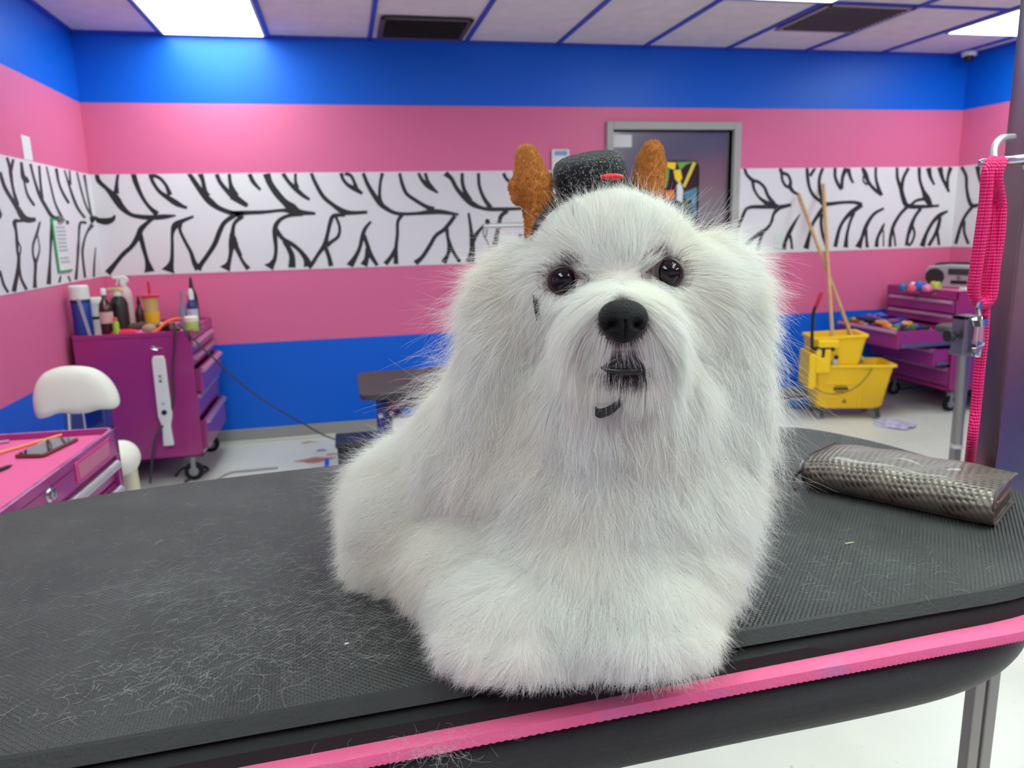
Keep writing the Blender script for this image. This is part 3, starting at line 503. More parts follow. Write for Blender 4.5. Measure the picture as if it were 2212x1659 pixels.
for i, h in enumerate((.072, .09, .12, .16, .2)):
    d = MB(); d.box((-.03, -Lc+.028, zz-h+.004), (-.012, -.028, zz-.004)); dr = L(d, 'drawer', M_mag2, t, bevel=.002)
    hb = MB(); hb.tube([(-.0, -Lc+.04, zz-.022), (-.0, -.034, zz-.022)], .0125, 14); hb.box((-.016, -Lc+.05, zz-.03), (-.0, -.05, zz-.016)); h_ = L(hb, 'handle', M_alu, dr)
    zz -= h
b = MB(); b.box((0, -.30, zt-.062), (.003, -.07, zt-.012)); L(b, 'nameplate', mat('pink nameplate', (205, 60, 130), .35), t, bevel=.002)
b = MB(); b.box((.003, -.285, zt-.054), (.004, -.085, zt-.02)); L(b, 'nameplate_print', mat('faded grey pink print', (188, 110, 140), .5), t, smooth=False)
b = MB(); b.lathe((0, -.45, zt-.035), [(.019, 0), (.019, .004), (.013, .006), (.013, .013), (.009, .014)], 8, (1, 0, 0)); L(b, 'lock', M_chrome, t, angle=20)
for x in (-Wc+.07, -.07):
    for y in (-Lc+.07, -.07):
        c = MB(); c.box((x-.03, y-.03, .128), (x+.03, y+.03, .142)); c.box((x-.02, y-.018, .03), (x+.02, y-.014, .13)); c.box((x-.02, y+.014, .03), (x+.02, y+.018, .13)); c.lathe((x, y-.02, .045), [(.01, 0), (.01, .04)], 10, (0, 1, 0)); co = L(c, 'caster', M_zinc, t)
        w = MB(); w.lathe((x, y-.012, .045), [(.035, 0), (.045, .003), (.045, .021), (.035, .024)], 20, (0, 1, 0)); L(w, 'wheel', M_rubber, co)
ZL = zl+.0005
quad = [PZ(x, y, ZL+.008) for x, y in ((39, 981), (88, 983), (166, 951), (112, 943))]
t = thing('phone', sum(quad, Vector())/4, 'black smartphone lying on the pink ribbed cart top', 'phone'); t.location.z = ZL
cc = sum(quad, Vector())/4; ux = ((quad[2]-quad[1])+(quad[3]-quad[0])).normalized(); uy = Vector((0, 0, 1)).cross(ux)
M4 = Matrix(((ux.x, uy.x, 0, cc.x), (ux.y, uy.y, 0, cc.y), (0, 0, 1, ZL), (0, 0, 0, 1)))
MB().prism(rrect(-.078, -.038, .078, .038, .012), 0, .0088, 0, M4).build('case', mat('rose gold metal', (120, 70, 62), .3, .7), t, bevel=.002)
MB().prism(rrect(-.074, -.034, .074, .034, .008), .0089, .0096, 0, M4).build('screen', mat('black glass', (24, 22, 26), .05, coat=1), t)
MB().prism(rrect(.02, .031, .055, .039, .002), .001, .0094, 0, M4).build('painted_side_highlight', mat('painted edge highlight', (230, 205, 170), .3, .4), t)  # highlight on the phone's side edge, put into the colour as a pale strip
a, c = PZ(-60, 995, ZL+.0045), PZ(133, 939, ZL+.006); tag(MB().tube([a, c], .0035, 8).build('comb', mat('orange comb', (226, 140, 84), .5)), 'thin orange grooming stick lying beside the phone', 'stick')
a, c = PZ(-20, 1022, ZL+.004), PZ(27, 1004, ZL+.004); tag(MB().tube([a, a.lerp(c, .75), c], [.006, .005, .001], 8).build('pen', M_black), 'black pointed pen at the left edge of the cart', 'pen')
a, c = PZ(-20, 958, ZL+.004), PZ(20, 953, ZL+.004); tag(MB().tube([a, c], .005, 8).build('marker', mat('mauve marker', (170, 120, 160), .4)), 'mauve marker near the back edge of the cart', 'marker')
# ---- background grooming table
M_bframe = mat('royal blue frame', (16, 34, 132), .3, coat=.4)
t = thing('grooming_table', (.55, 3.6, 0), 'smaller black-topped grooming table with a blue frame standing near the back wall', 'grooming table')
MB().prism(rrect(.03, 3.30, 1.1, 3.87, .05), .625, .655).build('tabletop', mat('dark brown rubber top', (58, 50, 54), .55, var=.1), t, bevel=.006)
a = PY(812, 880, 3.5).x; c = PY(868, 880, 3.5).x
b = MB(); b.box((a, 3.46, .02), (a+.035, 3.54, .60)); b.box((c-.01, 3.46, .02), (c+.02, 3.54, .40)); b.box((a+.03, 3.48, .25), (c, 3.52, .60)); b.box((a, 3.40, .56), (1.0, 3.44, .60)); b.box((a, 3.72, .56), (1.0, 3.76, .60)); b.box((a, 3.36, 0), (a+.06, 3.8, .04)); b.box((.95, 3.36, 0), (1.01, 3.8, .04)); b.box((a, 3.55, .0), (1.0, 3.62, .04)); b.box((.45, 3.5, .03), (.6, 3.66, .60))
b.build('frame', M_bframe, t, bevel=.004)
for x, y in ((822, 897), (846, 893), (828, 966)):
    q = PY(x, y, 3.455); MB().lathe((q.x, 3.461, q.z), [(.012, 0), (.012, .008), (.006, .01)], 12, (0, -1, 0)).build('bolt', M_chrome, t)
q = PY(862, 918, 3.42); MB().box((q.x-.03, 3.38, q.z-.02), (q.x+.08, 3.46, q.z+.04)).build('motor', M_white, t, bevel=.006)
q = PY(860, 935, 3.42); MB().box((q.x-.03, 3.37, q.z-.04), (q.x+.1, 3.45, q.z)).build('motor_base', M_black, t, bevel=.006)
q0 = PY(835, 872, 3.4); q1 = PY(905, 860, 3.4); MB().box((q0.x, 3.36, q0.z-.02), (q1.x+.1, 3.40, q1.z+.03)).build('rail', mat('plum rail', (92, 38, 78), .4), t, bevel=.003)
az = PY(1045, 488, 3.58)
MB().box((1.06, 3.565, .60), (1.085, 3.595, az.z+.01)).build('arm_post', M_alu, t, bevel=.003); MB().tube([(az.x, 3.58, az.z), (1.1, 3.58, az.z)], .011, 12).build('overhead_arm', M_alu, t)
q = PY(1053, 479, 3.58); MB().ell((q.x, 3.58, q.z), (.012, .012, .014)).build('arm_knob', M_black, t)
q0, q1 = PY(1046, 494, 3.58), PY(1062, 541, 3.58); b = MB(); b.tube(spline([q0, PY(1044, 505, 3.58), PY(1050, 516, 3.58), PY(1056, 530, 3.58), q1], 5), .0035, 6); b.tube(spline([PY(1052, 494, 3.58), PY(1051, 505, 3.58), PY(1046, 516, 3.58)], 5), .0035, 6)
tl = tag(b.build('grooming_loop', mat('grey cord loop', (110, 105, 112), .5)), 'thin grooming noose with a pink bead hanging from the far overhead arm', 'noose'); MB().ell(PY(1060, 543, 3.57), (.014, .014, .016)).build('bead', mat('pink bead', (236, 80, 120), .4), tl)
q = PZ(728, 998, 0); t = thing('storage_box', (q.x+.2, q.y+.1, 0), 'black lidded box on the floor beside the blue table frame', 'box')
MB().box((q.x+.01, q.y-.12, 0), (q.x+.40, q.y+.12, .12)).build('body', mat('charcoal plastic', (38, 40, 52), .5), t, bevel=.01); MB().box((q.x, q.y-.13, .12), (q.x+.41, q.y+.13, .145)).build('lid', mat('charcoal lid', (42, 44, 56), .5), t, bevel=.006)
q = PZ(706, 994, .001); tag(MB().box((q.x-.012, q.y-.16, 0), (q.x+.014, q.y+.03, .003)).build('tape_strip', mat('blue tape', (10, 90, 220), .5), smooth=False), 'short strip of blue tape on the floor left of the black box', 'tape')
for i, (x, y, rx, ry, c) in enumerate(((680, 994, .11, .05, (170, 112, 92)), (665, 956, .05, .03, (186, 160, 128)), (717, 981, .04, .03, (188, 150, 135)), (694, 973, .03, .03, (120, 124, 136)))):
    q = PZ(x, y, 0); b = MB(); b.add([(q.x+rx*math.cos(a)*(1+.3*math.sin(3*a+i)), q.y+ry*math.sin(a)*(1+.3*math.cos(4*a+i)), .0012) for a in [2*pi*k/24 for k in range(24)]], [tuple(range(24))])
    o = b.build('floor_stain', mat('rust stain', c, .7), smooth=False); o['kind'] = 'structure'
# ---- mop bucket
M_yel = mat('yellow plastic', (250, 198, 4), .38, spec=.5, coat=.2)
M_yel2 = mat('yellow plastic wringer', (250, 200, 10), .4)
bx, by, ang = 3.40, 4.56, -.32
t = thing('mop_bucket', (bx, by, 0), 'yellow wheeled mop bucket with a side-press wringer in the right background', 'mop bucket'); t.rotation_euler.z = ang
def ringr(x0, y0, x1, y1, z, r=.03): return [Vector((x, y, z)) for x, y in rrect(x0, y0, x1, y1, r, 4)]
b = MB(); b.loft([ringr(-.22, -.115, .19, .115, .075), ringr(-.235, -.125, .205, .125, .10), ringr(-.26, -.145, .255, .145, .365), ringr(-.28, -.16, .275, .16, .368), ringr(-.28, -.16, .275, .16, .385), ringr(-.25, -.135, .245, .135, .385), ringr(-.225, -.115, .195, .115, .11)])
L(b, 'tub', M_yel, t, bevel=.003, angle=50)
b = MB(); b.box((.035, -.138, .09), (.05, -.118, .26)); b.box((-.20, -.142, .25), (.04, -.12, .262)); L(b, 'moulded_ribs', M_yel, t, bevel=.004)
b = MB()
for (zz, w, hh) in ((.235, .075, .006), (.218, .09, .016), (.198, .07, .005)): b.box((-.085-w/2, -.1365, zz-hh/2), (-.085+w/2, -.128, zz+hh/2))
b.box((-.085-.047, -.1362, .206), (-.085-.04, -.128, .23)); b.box((-.085+.04, -.1362, .206), (-.085+.047, -.128, .23))
L(b, 'printed_logo', mat('black print', (50, 42, 10), .6), t, smooth=False)
b = MB(); b.add([(-.055-.018, -.1285, .118), (-.055+.018, -.1285, .118), (-.055, -.1305, .15)], [(0, 1, 2)]); L(b, 'warning_triangle', mat('amber print', (150, 110, 10), .6), t, smooth=False)
b = MB(); b.tube(spline([(-.27, -.15, .23), (-.2, -.20, .20), (-.10, -.21, .205), (.0, -.20, .25), (.08, -.17, .33), (.10, -.155, .365)], 6), .005, 8); L(b, 'bail_handle', mat('grey wire', (140, 120, 40), .4, .4), t)
wr = MB(); Mw = Matrix.Translation((-.13, .0, .36)) @ Matrix.Rotation(-.05, 4, 'Y')
def rr2(x0, x1, yy, z): return [Mw @ Vector((x, y, z)) for x, y in rrect(x0, -yy, x1, yy, .03, 4)]
wr.loft([rr2(-.11, .14, .11, -.10), rr2(-.13, .165, .125, .02), rr2(-.145, .21, .135, .20), rr2(-.155, .222, .145, .203), rr2(-.155, .222, .145, .222), rr2(-.12, .19, .115, .222), rr2(-.10, .13, .09, -.06)])
wo = L(wr, 'wringer', M_yel2, t, bevel=.003, angle=50)
b = MB(); b.box((-.31, -.16, .22), (-.255, .10, .47)); b.box((-.27, -.17, .33), (-.17, -.13, .50)); b.box((-.26, -.165, .50), (-.12, -.13, .56)); L(b, 'wringer_bracket', M_yel2, wo, bevel=.012, seg=3)
b = MB(); b.box((-.30, -.165, .485), (-.15, -.135, .515)); b.box((-.24, -.17, .44), (-.21, -.14, .50)); L(b, 'pivot_plate', M_black, wo, bevel=.004)
b = MB(); b.lathe((-.13, -.135, .44), [(.014, 0), (.014, .012)], 12, (0, -1, 0)); L(b, 'pivot_bolt', M_rubber, wo)
b = MB(); b.tube(spline([(-.295, -.15, .49), (-.30, -.15, .60), (-.30, -.15, .74), (-.285, -.155, .80)], 5), .011, 12); L(b, 'press_lever', M_black, t)
b = MB(); b.tube([(-.287, -.155, .79), (-.26, -.16, .875), (-.256, -.16, .885)], [.013, .013, .008], 12); L(b, 'lever_grip', mat('red grip', (190, 22, 34), .4), t)
for x, y in ((-.2, -.11), (.17, -.11), (-.2, .11), (.17, .11)):
    c = MB(); c.lathe((x, y, .05), [(.02, 0), (.02, .03)], 12); c.box((x-.014, y-.016, .02), (x+.014, y-.013, .06)); c.box((x-.014, y+.013, .02), (x+.014, y+.016, .06)); co = L(c, 'caster', mat('dark grey caster', (70, 70, 70), .5), t)
    w = MB(); w.lathe((x, y-.012, .028), [(.02, 0), (.028, .004), (.028, .02), (.02, .024)], 18, (0, 1, 0)); L(w, 'wheel', mat('grey wheel', (120, 122, 124), .5), co)
M_wood = mat('pale wood pole', (196, 150, 100), .55, var=.12, vscale=30)
for (tx, ty, bx_, by_, tY, bY, zb_, lab) in ((1725, 420, 1838, 722, 5.10, 4.62, .40, 'wooden mop handle leaning left out of the yellow bucket'), (1778, 398, 1797, 705, 5.11, 4.60, .40, 'nearly upright wooden mop handle in the yellow bucket')):
    a = PY(tx, ty, tY); c = PY(bx_, by_, bY); d = (c-a).normalized(); c = a+d*((zb_-a.z)/d.z)
    t = thing('mop', c, lab, 'mop'); MB().tube([a, c], .0125, 12).build('handle', M_wood, t); MB().ell((c.x, c.y, c.z+.0), (.02, .03, .03)).build('mop_head', mat('grey cotton mop', (170, 170, 165), .9), t)
q = PZ(1738, 876, 0); crumple((q.x, q.y, .012), (.15, .14, .02), 5, mat('blue rag', (90, 125, 170), .9, var=.4, vscale=20), 'rag', 'blue and white rag on the floor left of the yellow bucket', 'rag', amp=.25)
q = PZ(1916, 916, 0); crumple((q.x+.03, q.y-.02, .008), (.11, .13, .012), 6, mat('lilac rag', (184, 172, 206), .9, var=.3, vscale=30), 'rag', 'flat lilac rag on the floor right of the yellow bucket', 'rag', amp=.4)
# ---- cloths in the open drawer and on the right cabinet
cc_ = [((40, 60, 150), 'blue'), ((230, 150, 90), 'orange'), ((170, 150, 200), 'lilac'), ((60, 110, 60), 'green'), ((90, 50, 140), 'purple'), ((90, 130, 140), 'teal'), ((215, 200, 210), 'pale'), ((30, 34, 60), 'navy'), ((80, 90, 190), 'periwinkle'), ((200, 120, 60), 'amber'), ((120, 80, 160), 'violet')]
Mc = [mat(n+' cloth', c, .85, var=.35, vscale=45) for c, n in cc_]
rg = np.random.default_rng(3)
for i in range(40):
    u, v = rg.uniform(), rg.uniform()
    x = 3.72+.30*u; y = 4.50+.54*v; top = .04+.11*(v**.7)*(1-.3*u); z = .54+top*rg.uniform(.2, 1)
    j = int(rg.integers(0, len(cc_)))
    crumple((x, y, z), (rg.uniform(.03, .055), rg.uniform(.03, .055), rg.uniform(.014, .026)), 100+i, Mc[j], 'bandana', 'one of the folded coloured bandanas heaped in the open magenta drawer', 'bandana', 'bandanas in the open drawer', 14, 8)
for i, (px, py, Y_, r, c, lab) in enumerate(((1952, 612, 4.75, .035, (50, 110, 160), 'teal blue bow on the left front of the right cabinet'), (1968, 614, 4.7, .032, (235, 90, 120), 'coral pink bow between the blue bows'), (1986, 604, 4.72, .04, (40, 100, 200), 'bright blue bow below the boombox'), (1976, 596, 4.8, .03, (215, 215, 225), 'white bow topping the bow heap'), (2003, 618, 4.62, .034, (235, 120, 170), 'light pink bow right of the bright blue bow'), (2022, 610, 4.66, .04, (170, 175, 60), 'olive green cloth in front of the boombox'), (1957, 602, 4.82, .026, (60, 40, 110), 'dark violet bow at the back of the heap'))):
    q = PY(px, py, Y_); crumple((q.x, q.y, TZ+r*.55), (r, r, r), 200+i, mat('bow fabric', c, .7), 'bow', lab, 'bow')
q = PY(2086, 628, 4.45); tag(MB().box((q.x-.03, 4.42, TZ), (q.x+.03, 4.48, .872)).build('box', M_white, bevel=.004), 'small white box at the front edge of the right cabinet top', 'box')
# boombox
t = thing('boombox', (4.43, 4.71, TZ), 'silver and black boombox on the right magenta cabinet', 'radio'); t.rotation_euler.z = -1.28
b = MB(); o = [(-.27, .02), (-.25, .0), (.25, 0), (.27, .02), (.275, .10), (.25, .155), (.12, .17), (-.12, .17), (-.25, .155), (-.275, .10)]
b.prism(o[::-1], 0, .13, 0, Matrix.Translation((0, .065, .002)) @ Matrix.Rotation(pi/2, 4, 'X')); L(b, 'case', mat('silver plastic', (178, 178, 180), .35, .3), t, bevel=.014, seg=3)
for s in (-1, 1):
    b = MB(); b.prism([(s*.185+.072*math.cos(a), .078+.062*math.sin(a)) for a in [2*pi*k/28 for k in range(28)]], 0, .012, 0, Matrix.Translation((0, -.062, .002)) @ Matrix.Rotation(pi/2, 4, 'X')); L(b, 'speaker', mat('black speaker mesh', (34, 34, 36), .7), t, bevel=.003)
b = MB(); b.box((-.085, -.073, .10), (.085, -.062, .145)); L(b, 'display', mat('dark display', (50, 54, 56), .3), t, bevel=.003)
b = MB(); b.box((-.06, -.073, .035), (.06, -.062, .06)); L(b, 'cassette_door', M_black, t, bevel=.003)
b = MB(); b.lathe((0, -.062, .08), [(.014, 0), (.014, .014)], 16, (0, -1, 0)); b.lathe((.10, -.062, .12), [(.01, 0), (.01, .012)], 16, (0, -1, 0)); L(b, 'knob', M_chrome, t)
b = MB(); b.tube(spline([(-.24, 0, .14), (-.22, .02, .168), (-.1, .025, .178), (.1, .025, .178), (.22, .02, .168), (.24, 0, .14)], 5), .010, 10); L(b, 'carry_handle', M_black, t)
# ---- far right grooming table with clamp post
t = thing('grooming_table', (3.6, 3.1, 0), 'dark padded grooming table partly hidden behind the steel pole', 'grooming table')
b = MB(); b.prism(rrect(3.03, 2.9, 4.1, 3.45, .1), .755, .80); b.build('tabletop', mat('dark grey padded edge', (60, 58, 62), .5), t, bevel=.02, seg=3)
for x, y in ((3.15, 3.0), (3.9, 3.0), (3.15, 3.3), (3.9, 3.3)): MB().box((x, y, 0), (x+.04, y+.04, .757)).build('leg', M_steel, t)
tag(MB().box((3.06, 2.98, .8005), (3.34, 3.3, .812)).build('folded_towel', mat('pale blue towel', (190, 215, 240), .9, var=.1), bevel=.004), 'pale blue folded towel on the far right grooming table', 'towel')
a = PY(2085, 690, 3.05); c = PY(2067, 962, 3.05); t = thing('clamp_post', (c.x, 3.05, c.z), 'grey steel clamp post with a black knob beside the magenta cabinet', 'clamp post')
MB().tube([(c.x, 3.05, c.z), (a.x-.0, 3.05, a.z-.05)], .024, 18).build('tube', M_steel, t); MB().lathe((c.x, 3.05, c.z-.012), [(.026, 0), (.028, .01), (.026, .02)], 18).build('end_cap', M_alu, t)
b = MB(); b.box((a.x-.035, 3.01, a.z-.16), (a.x-.015, 3.09, a.z+.02)); b.box((a.x-.035, 3.01, a.z), (a.x+.065, 3.09, a.z+.02)); b.box((a.x+.045, 3.01, a.z-.16), (a.x+.065, 3.09, a.z+.02)); b.box((a.x+.06, 3.03, a.z-.17), (3.06, 3.07, a.z-.15)); b.box((a.x-.04, 3.005, a.z-.17), (a.x+.07, 3.095, a.z-.155)); b.build('clamp', M_steel, t, bevel=.003)
b = MB(); b.tube([(a.x-.035, 3.05, a.z-.075), (a.x-.07, 3.05, a.z-.075)], .008, 10); b.lathe((a.x-.07, 3.05, a.z-.075), [(.034, 0), (.036, .01), (.03, .024)], 8, (-1, 0, 0)); b.build('knob', M_black, t)
# ================================================================== main grooming table
base_out = spline([(-.269, .556), (-.1, .562), (.064, .568), (.312, .578), (.52, .584), (.665, .592), (.79, .635), (.865, .74), (.886, .88), (.875, 1.0), (.845, 1.10), (.79, 1.185), (.70, 1.215), (.50, 1.222), (.2, 1.218), (-.02, 1.207), (-.239, 1.185), (-.404, 1.152), (-.53, 1.09), (-.62, .99), (-.65, .86), (-.62, .72), (-.54, .61), (-.42, .562)], 5, True)
BO = np.array(base_out)
def offset(O, d):
    n = len(O); t = np.roll(O, -1, 0)-np.roll(O, 1, 0); t /= np.linalg.norm(t, axis=1)[:, None]; nn = np.stack([t[:, 1], -t[:, 0]], 1); return O+nn*(d if np.isscalar(d) else np.asarray(d)[:, None])
GT = thing('grooming_table', (.12, .88, 0), 'large black rubber-topped grooming table in the foreground, the white dog sits on it', 'grooming table')
def weave_material():
    m = mat('textured black mat', (50, 53, 52), .42, spec=.5); nt = m.node_tree; b = nt.nodes['Principled BSDF']
    g = nt.nodes.new('ShaderNodeTexCoord'); mp = nt.nodes.new('ShaderNodeMapping'); mp.inputs['Rotation'].default_value = (0, 0, -.06); nt.links.new(g.outputs['Object'], mp.inputs[0]); sp = nt.nodes.new('ShaderNodeSeparateXYZ'); nt.links.new(mp.outputs[0], sp.inputs[0])
    p = 2*pi/.0058
    sx = mnode(nt, 'SINE', mnode(nt, 'MULTIPLY', sp.outputs[0], p)); sy = mnode(nt, 'SINE', mnode(nt, 'MULTIPLY', sp.outputs[1], p))
    pr = mnode(nt, 'MULTIPLY', sx, sy)
    bp = nt.nodes.new('ShaderNodeBump'); bp.inputs['Strength'].default_value = 1; bp.inputs['Distance'].default_value = .0016
    nt.links.new(pr, bp.inputs['Height']); nt.links.new(bp.outputs[0], b.inputs['Normal'])
    n = nt.nodes.new('ShaderNodeTexNoise'); n.inputs['Scale'].default_value = 7; n.inputs['Detail'].default_value = 8; n.inputs['Roughness'].default_value = .7; nt.links.new(g.outputs['Object'], n.inputs['Vector'])
    r = nt.nodes.new('ShaderNodeValToRGB'); r.color_ramp.elements[0].position = .42; r.color_ramp.elements[1].position = .8
    r.color_ramp.elements[0].color = (*lin((52, 55, 54)), 1); r.color_ramp.elements[1].color = (*lin((80, 83, 81)), 1)
    nt.links.new(n.outputs[0], r.inputs[0]); nt.links.new(r.outputs[0], b.inputs['Base Color']); return m
ZTOP = .99
b = MB(); O1 = BO; b.loft([[Vector((x, y, .9752)) for x, y in offset(O1, .004)], [Vector((x, y, .9785)) for x, y in offset(O1, .0100)], [Vector((x, y, .9885)) for x, y in offset(O1, .0015)]], 1, caps=False)
b.loft([[Vector((x, y, .9885)) for x, y in offset(O1, .0015)], [Vector((x, y, ZTOP)) for x, y in offset(O1, -.001)]], 1, caps=False)
tap = 1-.42*np.clip((BO[:, 0]-.25)/.4, 0, 1)*(BO[:, 1] < .8)
o_ = len(b.v); b.add([(x, y, ZTOP) for x, y in offset(O1, -.001)], [tuple(range(len(O1)))], 0); b.add([(x, y, .9752) for x, y in offset(O1, .004)], [tuple(range(len(O1)))[::-1]], 1)
M_sidemat = mat('smooth black foam edge', (22, 23, 23), .6, var=.15, vscale=30, bump=.3, bscale=300)
b.build('top_mat', [weave_material(), M_sidemat], GT, angle=30)
nO = len(BO)
MB().loft([[Vector((x, y, .958)) for x, y in offset(BO, .018*tap)], [Vector((x, y, .968)) for x, y in offset(BO, .015*tap)], [Vector((x, y, .975)) for x, y in offset(BO, .003)]]).build('middle_mat', mat('black foam mat', (12, 12, 13), .75), GT, bevel=.0015)
def pink_material():
    m = mat('pink foam mat', (236, 88, 140), .7); nt = m.node_tree; b = nt.nodes['Principled BSDF']
    g = nt.nodes.new('ShaderNodeTexCoord'); n = nt.nodes.new('ShaderNodeTexNoise'); n.inputs['Scale'].default_value = 9; n.inputs['Detail'].default_value = 4
    nt.links.new(g.outputs['Object'], n.inputs['Vector']); r = nt.nodes.new('ShaderNodeValToRGB')
    r.color_ramp.elements[0].position = .58; r.color_ramp.elements[1].position = .70; r.color_ramp.elements[0].color = (*lin((232, 100, 146)), 1); r.color_ramp.elements[1].color = (*lin((176, 116, 164)), 1)
    nt.links.new(n.outputs[0], r.inputs[0]); nt.links.new(r.outputs[0], b.inputs['Base Color'])
    w = nt.nodes.new('ShaderNodeTexVoronoi'); w.inputs['Scale'].default_value = 260; nt.links.new(g.outputs['Object'], w.inputs['Vector'])
    bp = nt.nodes.new('ShaderNodeBump'); bp.inputs['Strength'].default_value = .5; bp.inputs['Distance'].default_value = .0008; nt.links.new(w.outputs[0], bp.inputs['Height']); nt.links.new(bp.outputs[0], b.inputs['Normal']); return m
# pink mat with a fine sawtooth lower edge
fine = np.array(spline([tuple(p) for p in offset(BO, .034)], 14, True)); nf = len(fine)
saw = np.array([.0007*(1 if i % 2 else -1) for i in range(nf)])
MB().loft([[Vector((x, y, .9485)) for x, y in offset(fine, saw)], [Vector((x, y, .951)) for x, y in fine], [Vector((x, y, .958)) for x, y in offset(fine, -.001)]]).build('pink_mat', pink_material(), GT, angle=30)
M_bump = mat('grained black bumper', (20, 21, 22), .38, spec=.5, bump=.7, bscale=1300)
BB = np.array(spline([(-.269, .556), (-.1, .562), (.064, .568), (.312, .577), (.44, .580), (.54, .586), (.61, .602), (.67, .633), (.73, .685), (.78, .755), (.81, .86), (.815, .96), (.79, 1.07), (.74, 1.15), (.66, 1.19), (.50, 1.20), (.2, 1.20), (-.02, 1.195), (-.239, 1.175), (-.404, 1.142), (-.53, 1.08), (-.61, .99), (-.64, .86), (-.61, .72), (-.54, .61), (-.42, .562)], 5, True))
rings = []
for k in range(15):
    a = pi*(k/14)-pi/2; rings.append([Vector((x, y, .9185+.0295*math.sin(a))) for x, y in offset(BB, .008+.030*max(math.cos(a), 0)**.8)])
MB().loft(rings).build('bumper_edge', M_bump, GT, angle=60)
b = MB(); b.box((-.45, .72, .855), (.72, .76, .895)); b.box((-.45, 1.02, .855), (.72, 1.06, .895)); b.box((-.4, .72, .855), (-.34, 1.06, .895)); b.box((.64, .72, .855), (.70, 1.06, .895))
b.box((.15, .64, .84), (.21, 1.1, .9)); b.box((-.4, .70, .02), (-.34, 1.1, .08)); b.box((.64, .70, .02), (.70, 1.1, .08)); b.box((-.4, .87, .02), (.7, .93, .08)); b.box((.05, .8, .05), (.25, 1.0, .86))
b.box((.20, .585, .862), (.265, .70, .893))
b.build('lift_frame', M_bframe, GT, bevel=.004)
b = MB(); q = PY(2112, 1560, .70)
b.box((q.x-.017, .692, .09), (q.x-.001, .708, .90)); b.box((q.x+.001, .690, .09), (q.x+.017, .710, .90)); b.box((q.x-.004, .694, .09), (q.x+.004, .706, .90)); b.box((q.x-.03, .67, .0), (q.x+.03, .73, .09)); lg = b.build('leg', mat('dull aluminium leg', (160, 158, 150), .4, .6), GT, bevel=.002)
b = MB(); qx = -.42; b.box((qx-.019, .68, .0), (qx+.02, .72, .90)); b.build('leg', M_alu, GT, bevel=.002)
b = MB(); b.box((.80, .80, .875), (.905, .85, .893)); b.box((.88, .84, .875), (.91, .87, .90)); b.build('corner_bracket', M_bframe, GT, bevel=.003)
# ---- steel pole with ring
pxc, pyc = .957, .915; hw = .027
t = thing('grooming_pole', (pxc, pyc, .86), 'upright square steel grooming pole at the right end of the table', 'pole')
Mp = Matrix.Translation((pxc, pyc, 0)) @ Matrix.Rotation(math.radians(-12), 4, 'Z')
rp = [(-hw, -hw), (hw, -hw), (hw, hw), (-hw, hw)]; b = MB()
b.prism(rrect(-hw, -hw, hw, hw, .004, 3), .80, 2.0, 0, Matrix.Translation((0, 0, 0)) @ Mp); b.build('upright', mat('brushed stainless', (138, 130, 132), .3, 1, bump=.04, bscale=90, var=.1, vscale=6), t, angle=50)
b = MB(); b.box((-hw-.03, -hw-.006, .845), (hw+.006, hw+.006, .872), 0, Mp); b.box((-hw-.08, -.02, .845), (-hw, .02, .89), 0, Mp); b.build('clamp', M_black, t, bevel=.003)
q = PY(2166, 351, .885); b = MB(); rr_ = []
for k in range(41):
    a = 2*pi*k/40; rr_.append((q.x+.018+.042*math.cos(a), .885+.03*math.sin(a), q.z+.004+.004*math.cos(a)))
b.tube(rr_, .0058, 10); b.lathe((q.x+.055, .885, q.z-.002), [(.011, -.012), (.013, 0), (.011, .012)], 12, (1, 0, 0)); ringo = b.build('chrome_ring', M_chrome, t)
b = MB(); b.tube(spline([(q.x+.0, .90, q.z+.004), (q.x+.004, .905, q.z+.022), (q.x+.02, .91, q.z+.034), (q.x+.04, .912, q.z+.036)], 5), .005, 8); b.build('cable_guard', M_alu, t)
# ---- leash
def rope_material():
    m = mat('hot pink braided rope', (250, 10, 118), .6); nt = m.node_tree; b = nt.nodes['Principled BSDF']
    g = nt.nodes.new('ShaderNodeTexCoord'); sp = nt.nodes.new('ShaderNodeSeparateXYZ'); nt.links.new(g.outputs['Object'], sp.inputs[0])
    p = 2*pi/.0085
    u = mnode(nt, 'ADD', sp.outputs[2], mnode(nt, 'MULTIPLY', sp.outputs[0], 1.5)); v = mnode(nt, 'SUBTRACT', sp.outputs[2], mnode(nt, 'MULTIPLY', sp.outputs[0], 1.5))
    h = mnode(nt, 'MULTIPLY', mnode(nt, 'SINE', mnode(nt, 'MULTIPLY', u, p)), mnode(nt, 'SINE', mnode(nt, 'MULTIPLY', v, p)))
    bp = nt.nodes.new('ShaderNodeBump'); bp.inputs['Strength'].default_value = 1; bp.inputs['Distance'].default_value = .0016; nt.links.new(h, bp.inputs['Height']); nt.links.new(bp.outputs[0], b.inputs['Normal']); return m
M_rope = rope_material()
LY = .865; LS = thing('leash', PY(2130, 640, LY), 'hot pink braided rope leash hanging from the ring on the steel pole', 'leash')
def lp(x, y, dy=0): return PY(x, y, LY+dy)
rad = .0078
MB().tube(spline([lp(2150, 352, .03), lp(2142, 350), lp(2134, 372, -.012), lp(2128, 440, -.012), lp(2117, 520, -.01), lp(2107, 590, -.008), lp(2103, 625, -.006), lp(2108, 648, -.004), lp(2120, 657), lp(2136, 648), lp(2143, 625), lp(2147, 580), lp(2158, 500), lp(2160, 440), lp(2152, 385, -.012), lp(2160, 354, -.008), lp(2166, 350, .012)], 6), rad, 14).build('rope', M_rope, LS)
